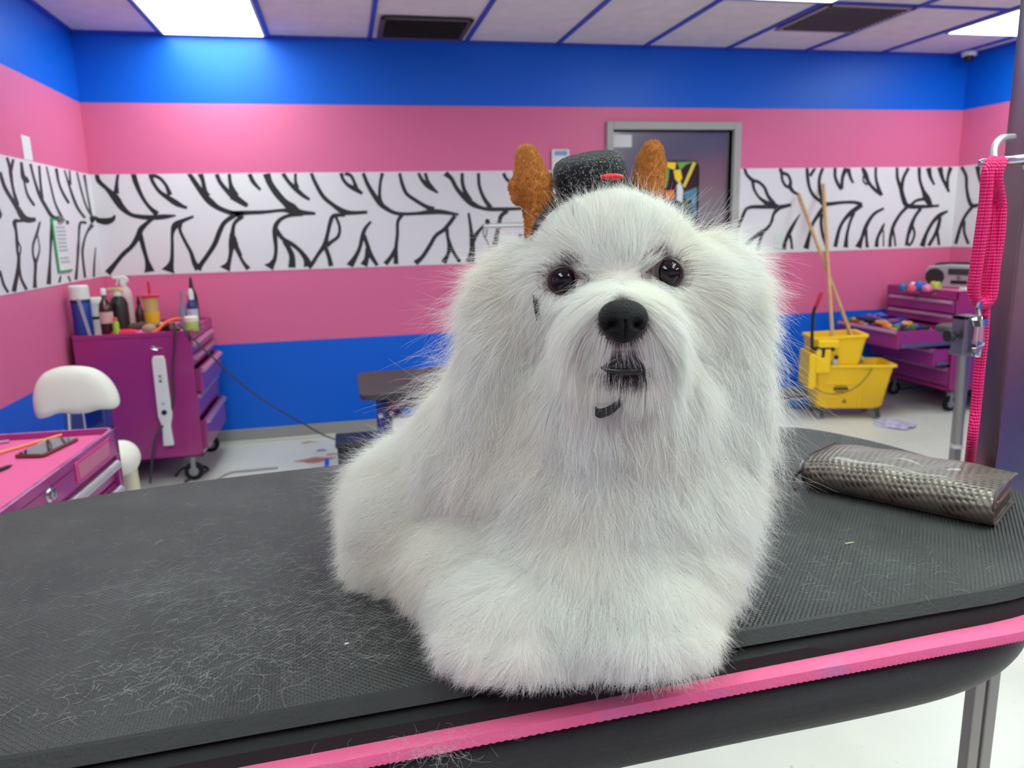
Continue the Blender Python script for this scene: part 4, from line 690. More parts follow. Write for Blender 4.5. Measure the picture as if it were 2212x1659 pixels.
MB().tube(spline([lp(2146, 360, .015), lp(2142, 420, .006), lp(2138, 500, .004), lp(2132, 580, .004), lp(2128, 650, .006), lp(2124, 720, .006), lp(2116, 800, .006), lp(2108, 880, .005), lp(2100, 950, .0), PZ(2094, 1000, ZTOP+.009)], 6), rad*.88, 14).build('lead_end', M_rope, LS)
b = MB(); b.tube(spline([lp(2118, 652, -.018), lp(2113, 668, -.016), lp(2117, 690, -.014), lp(2116, 720, -.014)], 5), [.0032]*16, 8)
b.tube([lp(2117, 688, -.014), lp(2118, 702, -.014)], [.010, .009], 12); b.tube([lp(2117, 700, -.014), lp(2113, 738, -.014)], [.0062, .0072], 12); b.tube([lp(2113, 738, -.014), lp(2111, 745, -.014)], [.009, .008], 12)
b.tube(spline([lp(2114, 742, -.014), lp(2117, 752, -.014), lp(2113, 766, -.014), lp(2105, 766, -.014), lp(2105, 752, -.014)], 5), .0034, 8); b.build('snap_hook', M_chrome, LS)
# ---- wallet
P0 = PZ(1748, 1098, ZTOP); 
t = thing('wallet', (.602, .893, ZTOP+.0005), 'pewter woven leather zip wallet lying on the black table right of the dog', 'wallet'); t.rotation_euler.z = math.radians(-56)
def wallet_material():
    m = mat('pewter woven leather', (108, 98, 90), .34, .3, spec=.7, coat=.15); nt = m.node_tree; b = nt.nodes['Principled BSDF']
    g = nt.nodes.new('ShaderNodeTexCoord'); mp = nt.nodes.new('ShaderNodeMapping'); mp.inputs['Rotation'].default_value = (0, 0, math.radians(38)); nt.links.new(g.outputs['Object'], mp.inputs[0]); sp = nt.nodes.new('ShaderNodeSeparateXYZ'); nt.links.new(mp.outputs[0], sp.inputs[0])
    zy = mnode(nt, 'SUBTRACT', sp.outputs[1], mnode(nt, 'MULTIPLY', sp.outputs[2], -1.0))
    p = 2*pi/.0115; sx = mnode(nt, 'SINE', mnode(nt, 'MULTIPLY', sp.outputs[0], p)); sy = mnode(nt, 'SINE', mnode(nt, 'MULTIPLY', zy, p*1.0))
    pr = mnode(nt, 'MULTIPLY', sx, sy)
    stripes = mnode(nt, 'GREATER_THAN', mnode(nt, 'SINE', mnode(nt, 'MULTIPLY', sp.outputs[0], p/4)), -.35)
    gap = mnode(nt, 'MULTIPLY', mnode(nt, 'GREATER_THAN', pr, .35), stripes)
    hh = mnode(nt, 'SUBTRACT', mnode(nt, 'MULTIPLY', pr, -.5), gap)
    bp = nt.nodes.new('ShaderNodeBump'); bp.inputs['Strength'].default_value = .9; bp.inputs['Distance'].default_value = .0012; nt.links.new(hh, bp.inputs['Height']); nt.links.new(bp.outputs[0], b.inputs['Normal'])
    mx = nt.nodes.new('ShaderNodeMix'); mx.data_type = 'RGBA'; nt.links.new(mnode(nt, 'MULTIPLY', gap, .8), mx.inputs[0]); mx.inputs[6].default_value = (*lin((112, 102, 93)), 1); mx.inputs[7].default_value = (*lin((40, 34, 31)), 1); nt.links.new(mx.outputs[2], b.inputs['Base Color']); return m
M_wal = wallet_material(); M_dleather = mat('dark taupe leather', (66, 56, 50), .45, .1)
LX, LYw, HZ = .232, .126, .050
def prof(sc=1.0, zs=1.0, ins=0.0, th=None):
    # closed spine at y = 0, open edge at y = LYw
    o = []
    for k in range(13):
        a = pi/2+pi*k/12; o.append((.026*(1-0)+.026*math.cos(a)*1.0, .5+.5*math.sin(a)))
    return o
def cover():
    b = MB(); rings = []; N = 34
    for i in range(N+1):
        u = i/N; x = LX*u; e = min(u, 1-u); hz = HZ*(1-.16*math.exp(-(u/.12)**2)-.05*math.exp(-((1-u)/.06)**2))*(1+.025*math.sin(u*19)); yb = .004*math.exp(-(u/.06)**2)
        out = [(LYw, hz*.86), (LYw*.92, hz*.93), (LYw*.75, hz*.98), (LYw*.5, hz), (LYw*.3, hz*.985)]
        for k in range(11):
            a = pi/2+pi*k/10; out.append((.024+.024*math.cos(a)+yb, hz*.5+hz*.47*math.sin(a)-(.5-.47)*hz*0+.0))
        out += [(LYw*.3, .0012), (LYw*.6, .0005), (LYw, .0005)]
        inn = [(min(y+.0028, LYw) if y < LYw*.6 else y, (z-.0026 if z > hz*.5 else z+.0026)) for y, z in out[::-1]]
        rings.append([Vector((x, y, max(z, .0004))) for y, z in out+inn])
    return b.loft(rings)
L(cover(), 'woven_cover', M_wal, t, angle=60)
b = MB(); rings = []
for z, ins in ((.0035, .010), (.010, .006), (.022, .0075), (.031, .006), (.037, .012)): rings.append([Vector((x, y, z)) for x, y in rrect(ins*.6, .012, LX-ins*.6, LYw-ins*.5, .010, 6)])
b.loft(rings); L(b, 'zip_gusset', M_dleather, t, angle=60)
for zz, nm in ((.0255, 'zip_teeth'), (.0225, 'zip_teeth')):
    ol = [(x, y, zz) for x, y in rrect(.0040, .013, LX-.0040, LYw-.003, .010, 6)]; b = MB(); b.tube(ol+[ol[0]], .0009, 6); L(b, nm, mat('gold zip teeth', (176, 152, 110), .35, 1), t)
for x_ in (.0015, LX-.0015):
    b = MB(); ee = [(.024+.0225*math.cos(a), HZ*.5+HZ*.445*math.sin(a)) for a in np.linspace(pi/2, 3*pi/2, 12)]; b.tube([(x_, LYw*.95, HZ*.85)]+[(x_, y, z) for y, z in ee]+[(x_, LYw*.95, .004)], .0016, 8); L(b, 'piping', M_dleather, t)
b = MB(); b.box((-.004, .030, .020), (.004, .040, .034)); b.tube(spline([(-.002, .034, .034), (-.010, .030, .032), (-.012, .026, .022), (-.006, .028, .018)], 5), .0016, 8); L(b, 'zip_slider', M_chrome, t)
b = MB(); b.tube(spline([(-.010, .027, .020), (-.016, .018, .012), (-.012, .004, .006), (-.002, -.012, .0035)], 6), .0026, 8); L(b, 'zip_pull', M_dleather, t)
b = MB(); b.box((LX-.005, .030, .020), (LX-.002, .040, .028)); L(b, 'zip_stop', mat('brass zip stop', (190, 150, 110), .3, 1), t, bevel=.001)
# ================================================================== the dog
NH = HAIRS
# trunk, head and limbs as ellipsoids: centre, radii (right, down, forward of the dog's viewer), roll
EL = [(1322, 572, .690, .062, .060, .062, 0),     # cranium
      (1210, 640, .680, .030, .042, .035, 0), (1450, 632, .680, .036, .044, .035, 0),   # cheekbones
      (1342, 700, .612, .029, .024, .040, 0),     # muzzle
      (1345, 780, .628, .034, .032, .034, 0),     # jaw
      (1345, 860, .660, .060, .045, .040, 0),     # beard base
      (1110, 700, .712, .030, .072, .028, 8), (1075, 850, .725, .036, .070, .03, 6),      # ear
      (1545, 700, .712, .034, .075, .028, -8), (1560, 860, .722, .034, .080, .03, -4),    # ear
      (1340, 900, .705, .082, .080, .060, 0),     # neck
      (1320, 1060, .712, .100, .095, .075, 0),    # chest
      (1305, 1215, .708, .105, .075, .075, 0),    # lower chest
      (1500, 1060, .745, .040, .085, .06, 0), (1468, 1190, .735, .036, .066, .06, 0),
      (1080, 985, .800, .085, .084, .10, 0),      # shoulders / back
      (938, 1100, .850, .092, .082, .09, 0),      # rump
      (880, 1190, .845, .060, .048, .07, 0),      # haunch
      (1050, 1240, .750, .075, .060, .07, 0),     # side
      (1105, 1335, .668, .052, .042, .050, 0), (1385, 1315, .662, .050, .042, .048, 0), (1240, 1310, .670, .060, .036, .045, 0),  # forelegs
      (1095, 1398, .642, .050, .014, .034, 0), (1400, 1385, .632, .046, .013, .030, 0)]   # paws
R3n = np.stack([CM[0], CM[1], CM[2]])
eC, eR, eM = [], [], []
for px, py, t_, rx, ry, rz, ro in EL:
    eC.append(CAMP+ray(px, py)*t_); eR.append((rx, ry, rz)); a = math.radians(ro); c, s = math.cos(a), math.sin(a)
    eM.append(np.array([[c, s, 0], [-s, c, 0], [0, 0, 1]]) @ R3n)
eC, eR, eM = map(np.array, (eC, eR, eM))
KS = .018
def sdf(P, k=KS):
    P = np.asarray(P); acc = np.zeros(len(P)); mn = None; ds = []
    for c, r, m in zip(eC, eR, eM):
        q = (P-c) @ m.T; k0 = np.linalg.norm(q/r, axis=1); k1 = np.linalg.norm(q/(r*r), axis=1)+1e-9; ds.append(k0*(k0-1)/k1)
    ds = np.array(ds); mn = ds.min(0); return mn-k*np.log(np.exp(-(ds-mn)/k).sum(0))*.55
def grad(P):
    e = 1e-3; g = np.stack([sdf(P+np.eye(3)[i]*e)-sdf(P-np.eye(3)[i]*e) for i in range(3)], 1); return g/(np.linalg.norm(g, axis=1)[:, None]+1e-9)
# coarse body: voxel remesh of the union, then pulled on to the smooth surface
b = MB()
for c, r, m in zip(eC, eR, eM): b.ell(c, r, 20, 14, Matrix(m.T))
tmp = b.build('dog_tmp', [], smooth=False); md = tmp.modifiers.new('r', 'REMESH'); md.mode = 'VOXEL'; md.voxel_size = .006
dg = bpy.context.evaluated_depsgraph_get(); me = D.meshes.new_from_object(tmp.evaluated_get(dg)); D.objects.remove(tmp)
V = np.empty(len(me.vertices)*3); me.vertices.foreach_get('co', V); V = V.reshape(-1, 3)
for _ in range(5): V = V-grad(V)*np.clip(sdf(V), -.012, .012)[:, None]*.9
V[:, 2] = np.maximum(V[:, 2], ZTOP+.0008)
me.vertices.foreach_set('co', V.ravel()); me.update()
bvh = BVHTree.FromPolygons([Vector(v) for v in V], [tuple(p.vertices) for p in me.polygons])
def hit(px, py):
    d = Vector(ray(px, py)).normalized(); h = bvh.ray_cast(Vector(CAMP), d); return h[0], h[1], d
# face anchors
eyes = []
for (px, py, r) in ((1217, 606, .0124), (1441, 590, .0127)):
    h, n, d = hit(px, py); eyes.append((h+d*(r*.42), r, h, n, (px, py)))
nh, nn_, nd = hit(1345, 695)
mouth_h, _, _ = hit(1352, 792)
Mskin = mat('pale pink skin', (232, 214, 206), .7)
def skin_material():
    nt = Mskin.node_tree; b = nt.nodes['Principled BSDF']; g = nt.nodes.new('ShaderNodeNewGeometry')
    base = nt.nodes.new('ShaderNodeMix'); base.data_type = 'RGBA'; prev = None
    acc = None
    for (c, r, h, n, _) in eyes:
        vm = nt.nodes.new('ShaderNodeVectorMath'); vm.operation = 'DISTANCE'; nt.links.new(g.outputs['Position'], vm.inputs[0]); vm.inputs[1].default_value = h
        mr = nt.nodes.new('ShaderNodeMapRange'); mr.inputs[1].default_value = r*1.05; mr.inputs[2].default_value = r*1.75; mr.inputs[3].default_value = 1; mr.inputs[4].default_value = 0; nt.links.new(vm.outputs['Value'], mr.inputs[0])
        acc = mr.outputs[0] if acc is None else mnode(nt, 'MAXIMUM', acc, mr.outputs[0])
    for h_, r0, r1 in ((nh, .020, .034), (mouth_h, .013, .024)):
        vm = nt.nodes.new('ShaderNodeVectorMath'); vm.operation = 'DISTANCE'; nt.links.new(g.outputs['Position'], vm.inputs[0]); vm.inputs[1].default_value = h_
        mr = nt.nodes.new('ShaderNodeMapRange'); mr.inputs[1].default_value = r0; mr.inputs[2].default_value = r1; mr.inputs[3].default_value = 1; mr.inputs[4].default_value = 0; nt.links.new(vm.outputs['Value'], mr.inputs[0])
        acc = mnode(nt, 'MAXIMUM', acc, mr.outputs[0])
    nt.links.new(acc, base.inputs[0]); base.inputs[6].default_value = (*lin((226, 221, 215)), 1); base.inputs[7].default_value = (*lin((66, 56, 56)), 1); nt.links.new(base.outputs[2], b.inputs['Base Color'])
skin_material()
me.materials.clear(); me.materials.append(Mskin); me.polygons.foreach_set('use_smooth', [True]*len(me.polygons))
me.name = 'dog_body'
dc = Vector(eC[11]); dc.z = ZTOP
DOG = thing('dog', dc, 'fluffy white long-haired dog sitting on the black grooming table, head tilted to the camera', 'dog')
def kid(o, par): o.parent = par; o.matrix_parent_inverse = Matrix.Translation(par.location).inverted() if par.type == 'EMPTY' else Matrix.Identity(4); return o
body = D.objects.new('body', me); COL.objects.link(body); kid(body, DOG)
# eyes
M_eye = mat('dark brown eye', (10, 7, 8), .03, spec=.42); M_iris = mat('brown iris', (44, 20, 18), .04, spec=.42)
M_rim = mat('dark eyelid rim', (38, 28, 30), .35, spec=.5)
for (c, r, h, n, (px, py)) in eyes:
    look = (Vector(CAMP)-c).normalized()
    e = MB(); e.ell(c, (r, r, r), 32, 20); eo = e.build('eye', M_eye, DOG)
    x, y, z = frame(look); ring = [c+look*(r*.42)+(x*math.cos(a)*1.04+y*math.sin(a)*.98)*r*.90 for a in [2*pi*k/32 for k in range(33)]]
    e = MB(); e.tube(ring, .0019, 10); e.build('eyelid', M_rim, eo)
    ir = MB(); rr_ = []
    for q, dd in ((.80, .600), (.60, .800)): rr_.append([c+look*(r*dd*1.006)+(x*math.cos(a)+y*math.sin(a))*r*q*1.006 for a in [2*pi*k/32 for k in range(32)]])
    ir.loft(rr_, caps=False); ir.build('iris', M_iris, eo)
# nose: broad leather pad with nostrils and centre groove
M_nose = mat('black nose leather', (7, 7, 8), .5, spec=.22, bump=.7, bscale=900)
nc = Vector(CAMP)+Vector(ray(1346, 694))*((nh-Vector(CAMP)).dot(FWD)-.004)
b = MB(); b.ell((0, 0, 0), (1, 1, 1), 64, 44); VN = np.array(b.v)     # local x right, y down, z towards viewer
x, y, z = VN[:, 0], VN[:, 1], VN[:, 2]
wd = 1-.32*np.clip(y, 0, 1)**1.3+.16*np.clip(-y, 0, 1)
X = x*wd*.0185; Yy = y*.0165; Zz = z*.0135
def dent(cx, cy, sx, sy, amt): return amt*np.exp(-((x-cx)/sx)**2-((y-cy)/sy)**2)*(z > -.2)
dd = dent(-.50, .18, .17, .16, .0085)+dent(.50, .18, .17, .16, .0085)+dent(-.74, .34, .16, .09, .005)+dent(.74, .34, .16, .09, .005)+np.exp(-(x/.05)**2)*(y > .0)*.0022*(z > 0)
Zz = Zz-dd
Vn = np.stack([X, Yy, Zz], 1) @ np.stack([CM[0], CM[1], -CM[2]]); Vn = Vn+np.array(nc)
b.v = [tuple(v) for v in Vn]; nose = b.build('nose', M_nose, DOG, angle=180)
# mouth: dark lips slightly open
mo = Vector(CAMP)+Vector(ray(1352, 790))*((mouth_h-Vector(CAMP)).dot(FWD)-.004)
M_lip = mat('black lips', (20, 18, 20), .4)
def cf(p, dx, dy, dz): return p+RIGHT*dx+DOWN*dy-FWD*dz
up_ = [cf(mo, u*.0185, -.0062+.0085*abs(u)**1.6, .0020*(1-u*u)-.0045) for u in np.linspace(-1, 1, 13)]
lo_ = [cf(mo, u*.0165, .0045-.002*abs(u)**2, .0026*(1-u*u)-.0045) for u in np.linspace(-1, 1, 13)]
b = MB(); b.tube(up_, [.0018+.0012*math.sin(pi*k/12) for k in range(13)], 10); b.build('upper_lip', M_lip, DOG)
b = MB(); b.tube(lo_, [.0014+.0016*math.sin(pi*k/12) for k in range(13)], 10); b.build('lower_lip', M_lip, DOG)
b = MB(); b.ell(cf(mo, 0, .0015, -.0055), (.0185, .0068, .0045), 16, 10, Matrix(np.stack([CM[0], CM[1], -CM[2]]).T)); b.build('mouth_interior', mat('dark mouth', (18, 13, 15), .5), DOG)
# ---------------------------------------------------------------- fur
def pnoise(P, f, seed, n=6):
    rg = np.random.default_rng(seed); K = rg.normal(0, 1, (n, 3))*f; ph = rg.uniform(0, 6.28, n); return np.sin(P @ K.T+ph).sum(1)/math.sqrt(n)
tri = []
for p in me.polygons:
    v = p.vertices
    for k in range(1, len(v)-1): tri.append((v[0], v[k], v[k+1]))
tri = np.array(tri); A, B_, C_ = V[tri[:, 0]], V[tri[:, 1]], V[tri[:, 2]]
ar = np.linalg.norm(np.cross(B_-A, C_-A), axis=1)/2
cen = (A+B_+C_)/3; gx, gy, gt = proj(cen); gn = grad(cen)
# more strands where they are seen closely (face); fewer underneath and behind
face_w = 1+2.2*np.exp(-((gx-1330)/260)**2-((gy-680)/260)**2)
view = (CAMP-cen); view /= np.linalg.norm(view, axis=1)[:, None]; facing = (gn*view).sum(1)
wgt = ar*face_w*np.where(facing < -.35, .22, 1)*np.where(cen[:, 2] < ZTOP+.004, 0.02, 1)
idx = rng.choice(len(tri), NH, p=wgt/wgt.sum()); u = rng.uniform(size=(NH, 2)); fl = u.sum(1) > 1; u[fl] = 1-u[fl]
P = A[idx]+(B_[idx]-A[idx])*u[:, :1]+(C_[idx]-A[idx])*u[:, 1:]; P -= grad(P)*sdf(P)[:, None]
P[:, 2] = np.maximum(P[:, 2], ZTOP+.001)
# groom controls: x, y, dx, dy (growth direction seen from the front), length, lift, clump, reach, droop
G = np.array([
 # forehead fan: from the stop upward and outward
 (1320, 560, .00, -1, .030, .22, .5, 38, .0), (1320, 480, .02, -1, .036, .18, .5, 48, .0), (1320, 420, .03, -1, .020, .25, .5, 42, .2), (1250, 540, -.45, -.9, .036, .22, .5, 42, .0), (1235, 470, -.4, -.9, .030, .2, .5, 42, .1), (1395, 540, .45, -.9, .036, .22, .5, 42, .0), (1410, 470, .45, -.9, .032, .2, .5, 42, .1),
 (1190, 550, -.95, -.30, .030, .2, .5, 36, .2), (1175, 480, -.8, -.55, .022, .2, .4, 36, .2), (1470, 520, .9, -.35, .045, .3, .6, 42, .3), (1520, 560, 1, -.05, .060, .35, .7, 42, .5), (1465, 455, .7, -.6, .035, .3, .5, 36, .3),
 (1215, 560, -.6, -.75, .014, .25, .3, 18, 0), (1443, 535, .5, -.8, .016, .25, .3, 20, 0), (1280, 595, -.2, -.9, .008, .2, .3, 18, 0), (1375, 585, .25, -.9, .010, .2, .3, 20, 0), (1215, 640, -.9, .35, .009, .2, .3, 16, .1), (1250, 610, .1, .9, .007, .2, .3, 14, 0), (1445, 628, .8, .55, .012, .2, .3, 18, .2), (1410, 600, -.2, .9, .007, .2, .3, 14, 0),
 # bridge of the nose, parted to both sides
 (1318, 600, -.85, .5, .050, .34, .85, 18, .8), (1368, 596, .85, .45, .055, .34, .85, 18, .8), (1300, 628, -.85, .5, .062, .3, .9, 22, 1.0), (1392, 622, .87, .45, .066, .3, .9, 22, 1.0), (1325, 645, -.6, .35, .030, .25, .7, 16, .9), (1368, 643, .6, .35, .030, .25, .7, 16, .9),
 (1272, 665, -.8, .6, .066, .26, .9, 26, 1.1), (1425, 662, .8, .58, .070, .26, .9, 26, 1.1), (1240, 715, -.55, .85, .066, .24, .9, 30, 1.1), (1452, 712, .55, .85, .070, .24, .9, 30, 1.1), (1345, 645, .15, 1, .008, .2, .4, 12, 0), (1343, 612, -.15, .9, .020, .3, .7, 14, .3),
 (1298, 745, -.35, .9, .028, .22, .8, 18, .9), (1395, 745, .35, .9, .028, .22, .8, 18, .9), (1345, 752, -.05, 1, .016, .22, .7, 14, .5), (1318, 762, -.3, 1, .020, .22, .8, 14, .6), (1374, 762, .3, 1, .020, .22, .8, 14, .6), (1315, 830, -.1, 1, .026, .3, .5, 24, .8), (1385, 830, .1, 1, .026, .3, .5, 24, .8), (1345, 850, 0, 1, .022, .3, .5, 28, .6),
 (1180, 660, -.55, .8, .040, .2, .5, 30, .9), (1180, 740, -.35, .95, .060, .2, .7, 40, 1.0), (1200, 850, -.15, 1, .070, .2, .8, 60, 1), (1490, 660, .6, .75, .050, .25, .6, 32, .9), (1500, 750, .4, .95, .066, .25, .8, 42, 1.0), (1490, 860, .2, 1, .075, .2, .8, 60, 1),
 # ears
 (1120, 580, -.95, .22, .050, .35, .8, 42, .5), (1060, 620, -1, .35, .060, .4, .85, 40, .6), (1090, 700, -.7, .7, .065, .25, .8, 50, .9), (1050, 800, -.4, .9, .070, .22, .8, 60, 1), (1040, 920, -.15, 1, .075, .2, .8, 60, 1),
 (1540, 580, .95, .05, .050, .4, .8, 42, .5), (1590, 640, .9, .4, .055, .4, .85, 42, .7), (1590, 740, .55, .85, .065, .25, .8, 50, .9), (1600, 850, .35, .95, .070, .22, .8, 60, 1), (1590, 950, .15, 1, .070, .2, .8, 60, 1),
 # chest and body
 (1345, 930, 0, 1, .045, .3, .4, 70, .9), (1250, 1000, -.1, 1, .055, .28, .5, 80, .8), (1430, 1000, .1, 1, .055, .28, .5, 80, .8), (1320, 1120, 0, 1, .045, .4, .35, 90, .6), (1200, 1180, -.12, 1, .042, .42, .3, 90, .5), (1450, 1180, .15, 1, .042, .42, .3, 90, .5), (1320, 1270, 0, 1, .040, .4, .35, 70, .6),
 (1560, 1100, .45, .9, .042, .45, .35, 80, .5), (1560, 1220, .5, .85, .040, .45, .35, 80, .4), (1080, 1100, -.35, .95, .045, .4, .35, 90, .5), (950, 1050, -.7, .6, .042, .42, .4, 80, .5), (880, 1130, -.8, .6, .038, .45, .35, 80, .4), (820, 1200, -.75, .7, .036, .45, .35, 70, .4), (900, 1250, -.4, .9, .034, .42, .35, 60, .5), (1040, 1280, -.35, .9, .038, .42, .35, 70, .5),
 (1090, 1350, -.3, .9, .028, .45, .4, 60, .4), (1180, 1390, .2, 1, .024, .45, .4, 50, .4), (1020, 1390, -.7, .6, .024, .45, .4, 50, .3), (1400, 1330, .15, .95, .028, .45, .4, 60, .4), (1330, 1370, -.1, 1, .026, .42, .4, 50, .4), (1480, 1350, .8, .5, .024, .5, .4, 45, .3)])
px_, py_, pt_ = proj(P); Nn = grad(P)
wg = np.exp(-(((px_[:, None]-G[:, 0])**2+(py_[:, None]-G[:, 1])**2)/(G[:, 7]**2*1.3)))+1e-12*np.exp(-(((px_[:, None]-G[:, 0])**2+(py_[:, None]-G[:, 1])**2)/9e5))
wg /= wg.sum(1)[:, None]
att = wg @ G[:, [2, 3, 4, 5, 6, 8]]
dxy = att[:, :2]; Lh, lift, clump, droop = att[:, 2], att[:, 3], att[:, 4], att[:, 5]
flow = dxy[:, :1]*CM[0]+dxy[:, 1:2]*CM[1]+0.0*CM[2]
back = ((CAMP-P)*Nn).sum(1)/np.linalg.norm(CAMP-P, axis=1)
bk = np.clip((-back-.05)/.3, 0, 1)[:, None]; flow = flow*(1-bk)+bk*(np.array([0, 0, -1.])+.35*np.array([0, 1., 0])); Lh = Lh*(1-bk[:, 0])+.038*bk[:, 0]
flow = flow-Nn*(flow*Nn).sum(1)[:, None]; flow /= np.linalg.norm(flow, axis=1)[:, None]+1e-9
# bald patches: eyes, nose, lips
keep = np.ones(NH, bool)
for (c, r, h, n, (ex, ey)) in eyes: keep &= np.hypot((px_-ex), (py_-ey)) > r*1628/.64*.97
keep &= ~((np.abs(px_-1346)/49)**2+(np.abs(py_-695)/42)**2 < 1) | (np.linalg.norm(P-np.array(nh), axis=1) > .04)
keep &= ~((np.abs(px_-1352)/40)**2+(np.abs(py_-796)/14)**2 < 1) | (np.linalg.norm(P-np.array(mouth_h), axis=1) > .04)
keep &= ~((P[:, 2] < ZTOP+.003) & (Nn[:, 2] < -.5))
sel = np.where(keep)[0]; P, Nn, flow, Lh, lift, clump, droop, back = [a[sel] for a in (P, Nn, flow, Lh, lift, clump, droop, back)]; NH = len(P)
Lh = Lh*rng.uniform(.60, 1.15, NH)*(1+.12*pnoise(P, 60, 1)); stray = rng.uniform(size=NH) < .028
lift = lift*rng.uniform(.6, 1.25, NH)+stray*.35; Lh[stray] *= 1.12
# swirl: neighbouring strands share a lean, giving locks and waves
lean = (pnoise(P, 55, 2)*.20+pnoise(P, 150, 3)*.12+rng.normal(0, .035, NH)); side = np.cross(Nn, flow)
fx_, fy_, _ = proj(P); face_ = np.exp(-((fx_-1335)/190)**4-((fy_-640)/230)**4); lean *= 1-.55*face_; lift = lift*(1-.35*face_)
SEG = 8; g_ = np.array([0, 0, -1.])
pts = np.empty((NH, SEG, 3)); pts[:, 0] = P-Nn*.001
cur = pts[:, 0].copy(); d0 = flow*(1-lift)[:, None]+Nn*(lift)[:, None]+side*lean[:, None]*.8; d0 /= np.linalg.norm(d0, axis=1)[:, None]; d = d0.copy()
floor_ = np.array([ZTOP+.0015])
lay_ = rng.uniform(0, 1, NH); wob1, wob2 = rng.normal(0, 1, (NH, 3))*(.05-.028*face_[:, None]), rng.uniform(0, 6.28, NH)
for k in range(1, SEG):
    s = k/(SEG-1); step = (Lh/(SEG-1))[:, None]
    d = d+(g_*droop[:, None]*.22*s)+side*(pnoise(cur, 90, 5)*.06)[:, None]+wob1*(1+s)+(-Nn*(.10*(1-stray)*(.6-lift*.5))[:, None])
    d /= np.linalg.norm(d, axis=1)[:, None]; cur = cur+d*step
    sd = sdf(cur); g = grad(cur); mgn = .0008+.006*lay_*min(1, s*2); pen = np.clip(mgn-sd, 0, .02); cur = cur+g*pen[:, None]
    cur[:, 2] = np.maximum(cur[:, 2], ZTOP+.0012+.002*lay_)
    pts[:, k] = cur
# clumping into locks
nC = 8500; ci = rng.choice(NH, nC, replace=False); kd = kdtree.KDTree(nC)
for j, i in enumerate(ci): kd.insert(P[i], j)
kd.balance(); near = np.array([ci[kd.find(p)[1]] for p in P])
cl = (np.clip(clump*1.12, 0, 1)*rng.uniform(.5, 1.0, NH)*(~stray))[:, None, None]; ss = (np.linspace(0, 1, SEG)**1.4)[None, :, None]
same = (np.linalg.norm(P[near]-P, axis=1) < .02)[:, None, None]
pts = pts+(pts[near]-pts)*cl*ss*same*.85
# keep hair out of the eyes and nose
for (c, r, h, n, (ex, ey)) in eyes:
    c_ = np.array(c); v = pts-c_; dist = np.linalg.norm(v, axis=2); pen = np.clip(r*1.08-dist, 0, None); pts = pts+v/(dist[..., None]+1e-9)*pen[..., None]
# drop strands whose path crosses in front of an eye, the nose pad or the lips
bad = np.zeros(NH, bool); qx, qy, qt = proj(pts[:, 1:])
for (c, r, h, n, (ex, ey)) in eyes:
    s_ = 1 if ex < 1300 else -1; inner = ((qx-ex)*s_*.58+(qy-ey)*.81) > r*1628/.64*(.42 if s_ > 0 else .60)
    bad |= ((np.hypot(qx-ex, (qy-ey)) < r*1628/.64*.93) & ~inner).any(1) & (rng.uniform(size=NH) < .993)
    q0x, q0y = qx[:, 0], qy[:, 0]; inb = (np.hypot(q0x-(ex+s_*26), q0y-(ey-30)) < 30)
    bad |= inb & (rng.uniform(size=NH) < .80)
bad |= (((qx-1346)/50)**2+((qy-694)/43)**2 < 1).any(1) & (rng.uniform(size=NH) < .995)
bad |= (((qx-1352)/42)**2+((qy-795)/17)**2 < 1).any(1) & (rng.uniform(size=NH) < .90)
pts = pts[~bad]; NH = len(pts)
def fur_material(name, base, dark, cream, lo=.5):
    m = D.materials.new(name); m.use_nodes = True; nt = m.node_tree; b = nt.nodes['Principled BSDF']; out = nt.nodes['Material Output']
    g = nt.nodes.new('ShaderNodeNewGeometry'); n = nt.nodes.new('ShaderNodeTexNoise'); n.inputs['Scale'].default_value = 11; nt.links.new(g.outputs['Position'], n.inputs['Vector'])
    r = nt.nodes.new('ShaderNodeValToRGB'); r.color_ramp.elements[0].position = .42; r.color_ramp.elements[1].position = .72; r.color_ramp.elements[0].color = (*lin(base), 1); r.color_ramp.elements[1].color = (*lin(cream), 1); nt.links.new(n.outputs[0], r.inputs[0])
    hi = nt.nodes.new('ShaderNodeHairInfo'); mx = nt.nodes.new('ShaderNodeMix'); mx.data_type = 'RGBA'; mx.inputs[6].default_value = (*lin(dark), 1); nt.links.new(r.outputs[0], mx.inputs[7])
    rr = nt.nodes.new('ShaderNodeMapRange'); rr.inputs[3].default_value = lo; nt.links.new(hi.outputs['Random'], rr.inputs[0]); nt.links.new(rr.outputs[0], mx.inputs[0])
    nt.links.new(mx.outputs[2], b.inputs['Base Color']); b.inputs['Roughness'].default_value = .55; b.inputs['Specular IOR Level'].default_value = .25
    tr = nt.nodes.new('ShaderNodeBsdfTranslucent'); nt.links.new(mx.outputs[2], tr.inputs[0]); ms = nt.nodes.new('ShaderNodeMixShader'); ms.inputs[0].default_value = .42
    nt.links.new(b.outputs[0], ms.inputs[1]); nt.links.new(tr.outputs[0], ms.inputs[2]); nt.links.new(ms.outputs[0], out.inputs[0]); return m
def hair_object(name, pts, r0, m, parent, tip=.25):
    n, s = pts.shape[:2]; hc = D.hair_curves.new(name); hc.add_curves([s]*n)
    loc = np.array(parent.location) if parent and parent.type == 'EMPTY' else np.zeros(3)
    hc.attributes['position'].data.foreach_set('vector', pts.reshape(-1).astype(np.float32))
    ra = hc.attributes.get('radius') or hc.attributes.new('radius', 'FLOAT', 'POINT')
    rad = np.tile(r0*(1-(1-tip)*np.linspace(0, 1, s)**1.5), n).astype(np.float32); ra.data.foreach_set('value', rad)
    hc.materials.append(m); o = D.objects.new(name, hc); COL.objects.link(o); 
    if parent: kid(o, parent)
    return o
M_fur = fur_material('white dog fur', (250, 251, 246), (232, 232, 228), (252, 248, 237))
fo = hair_object('fur', pts, FUR_R, M_fur, body)
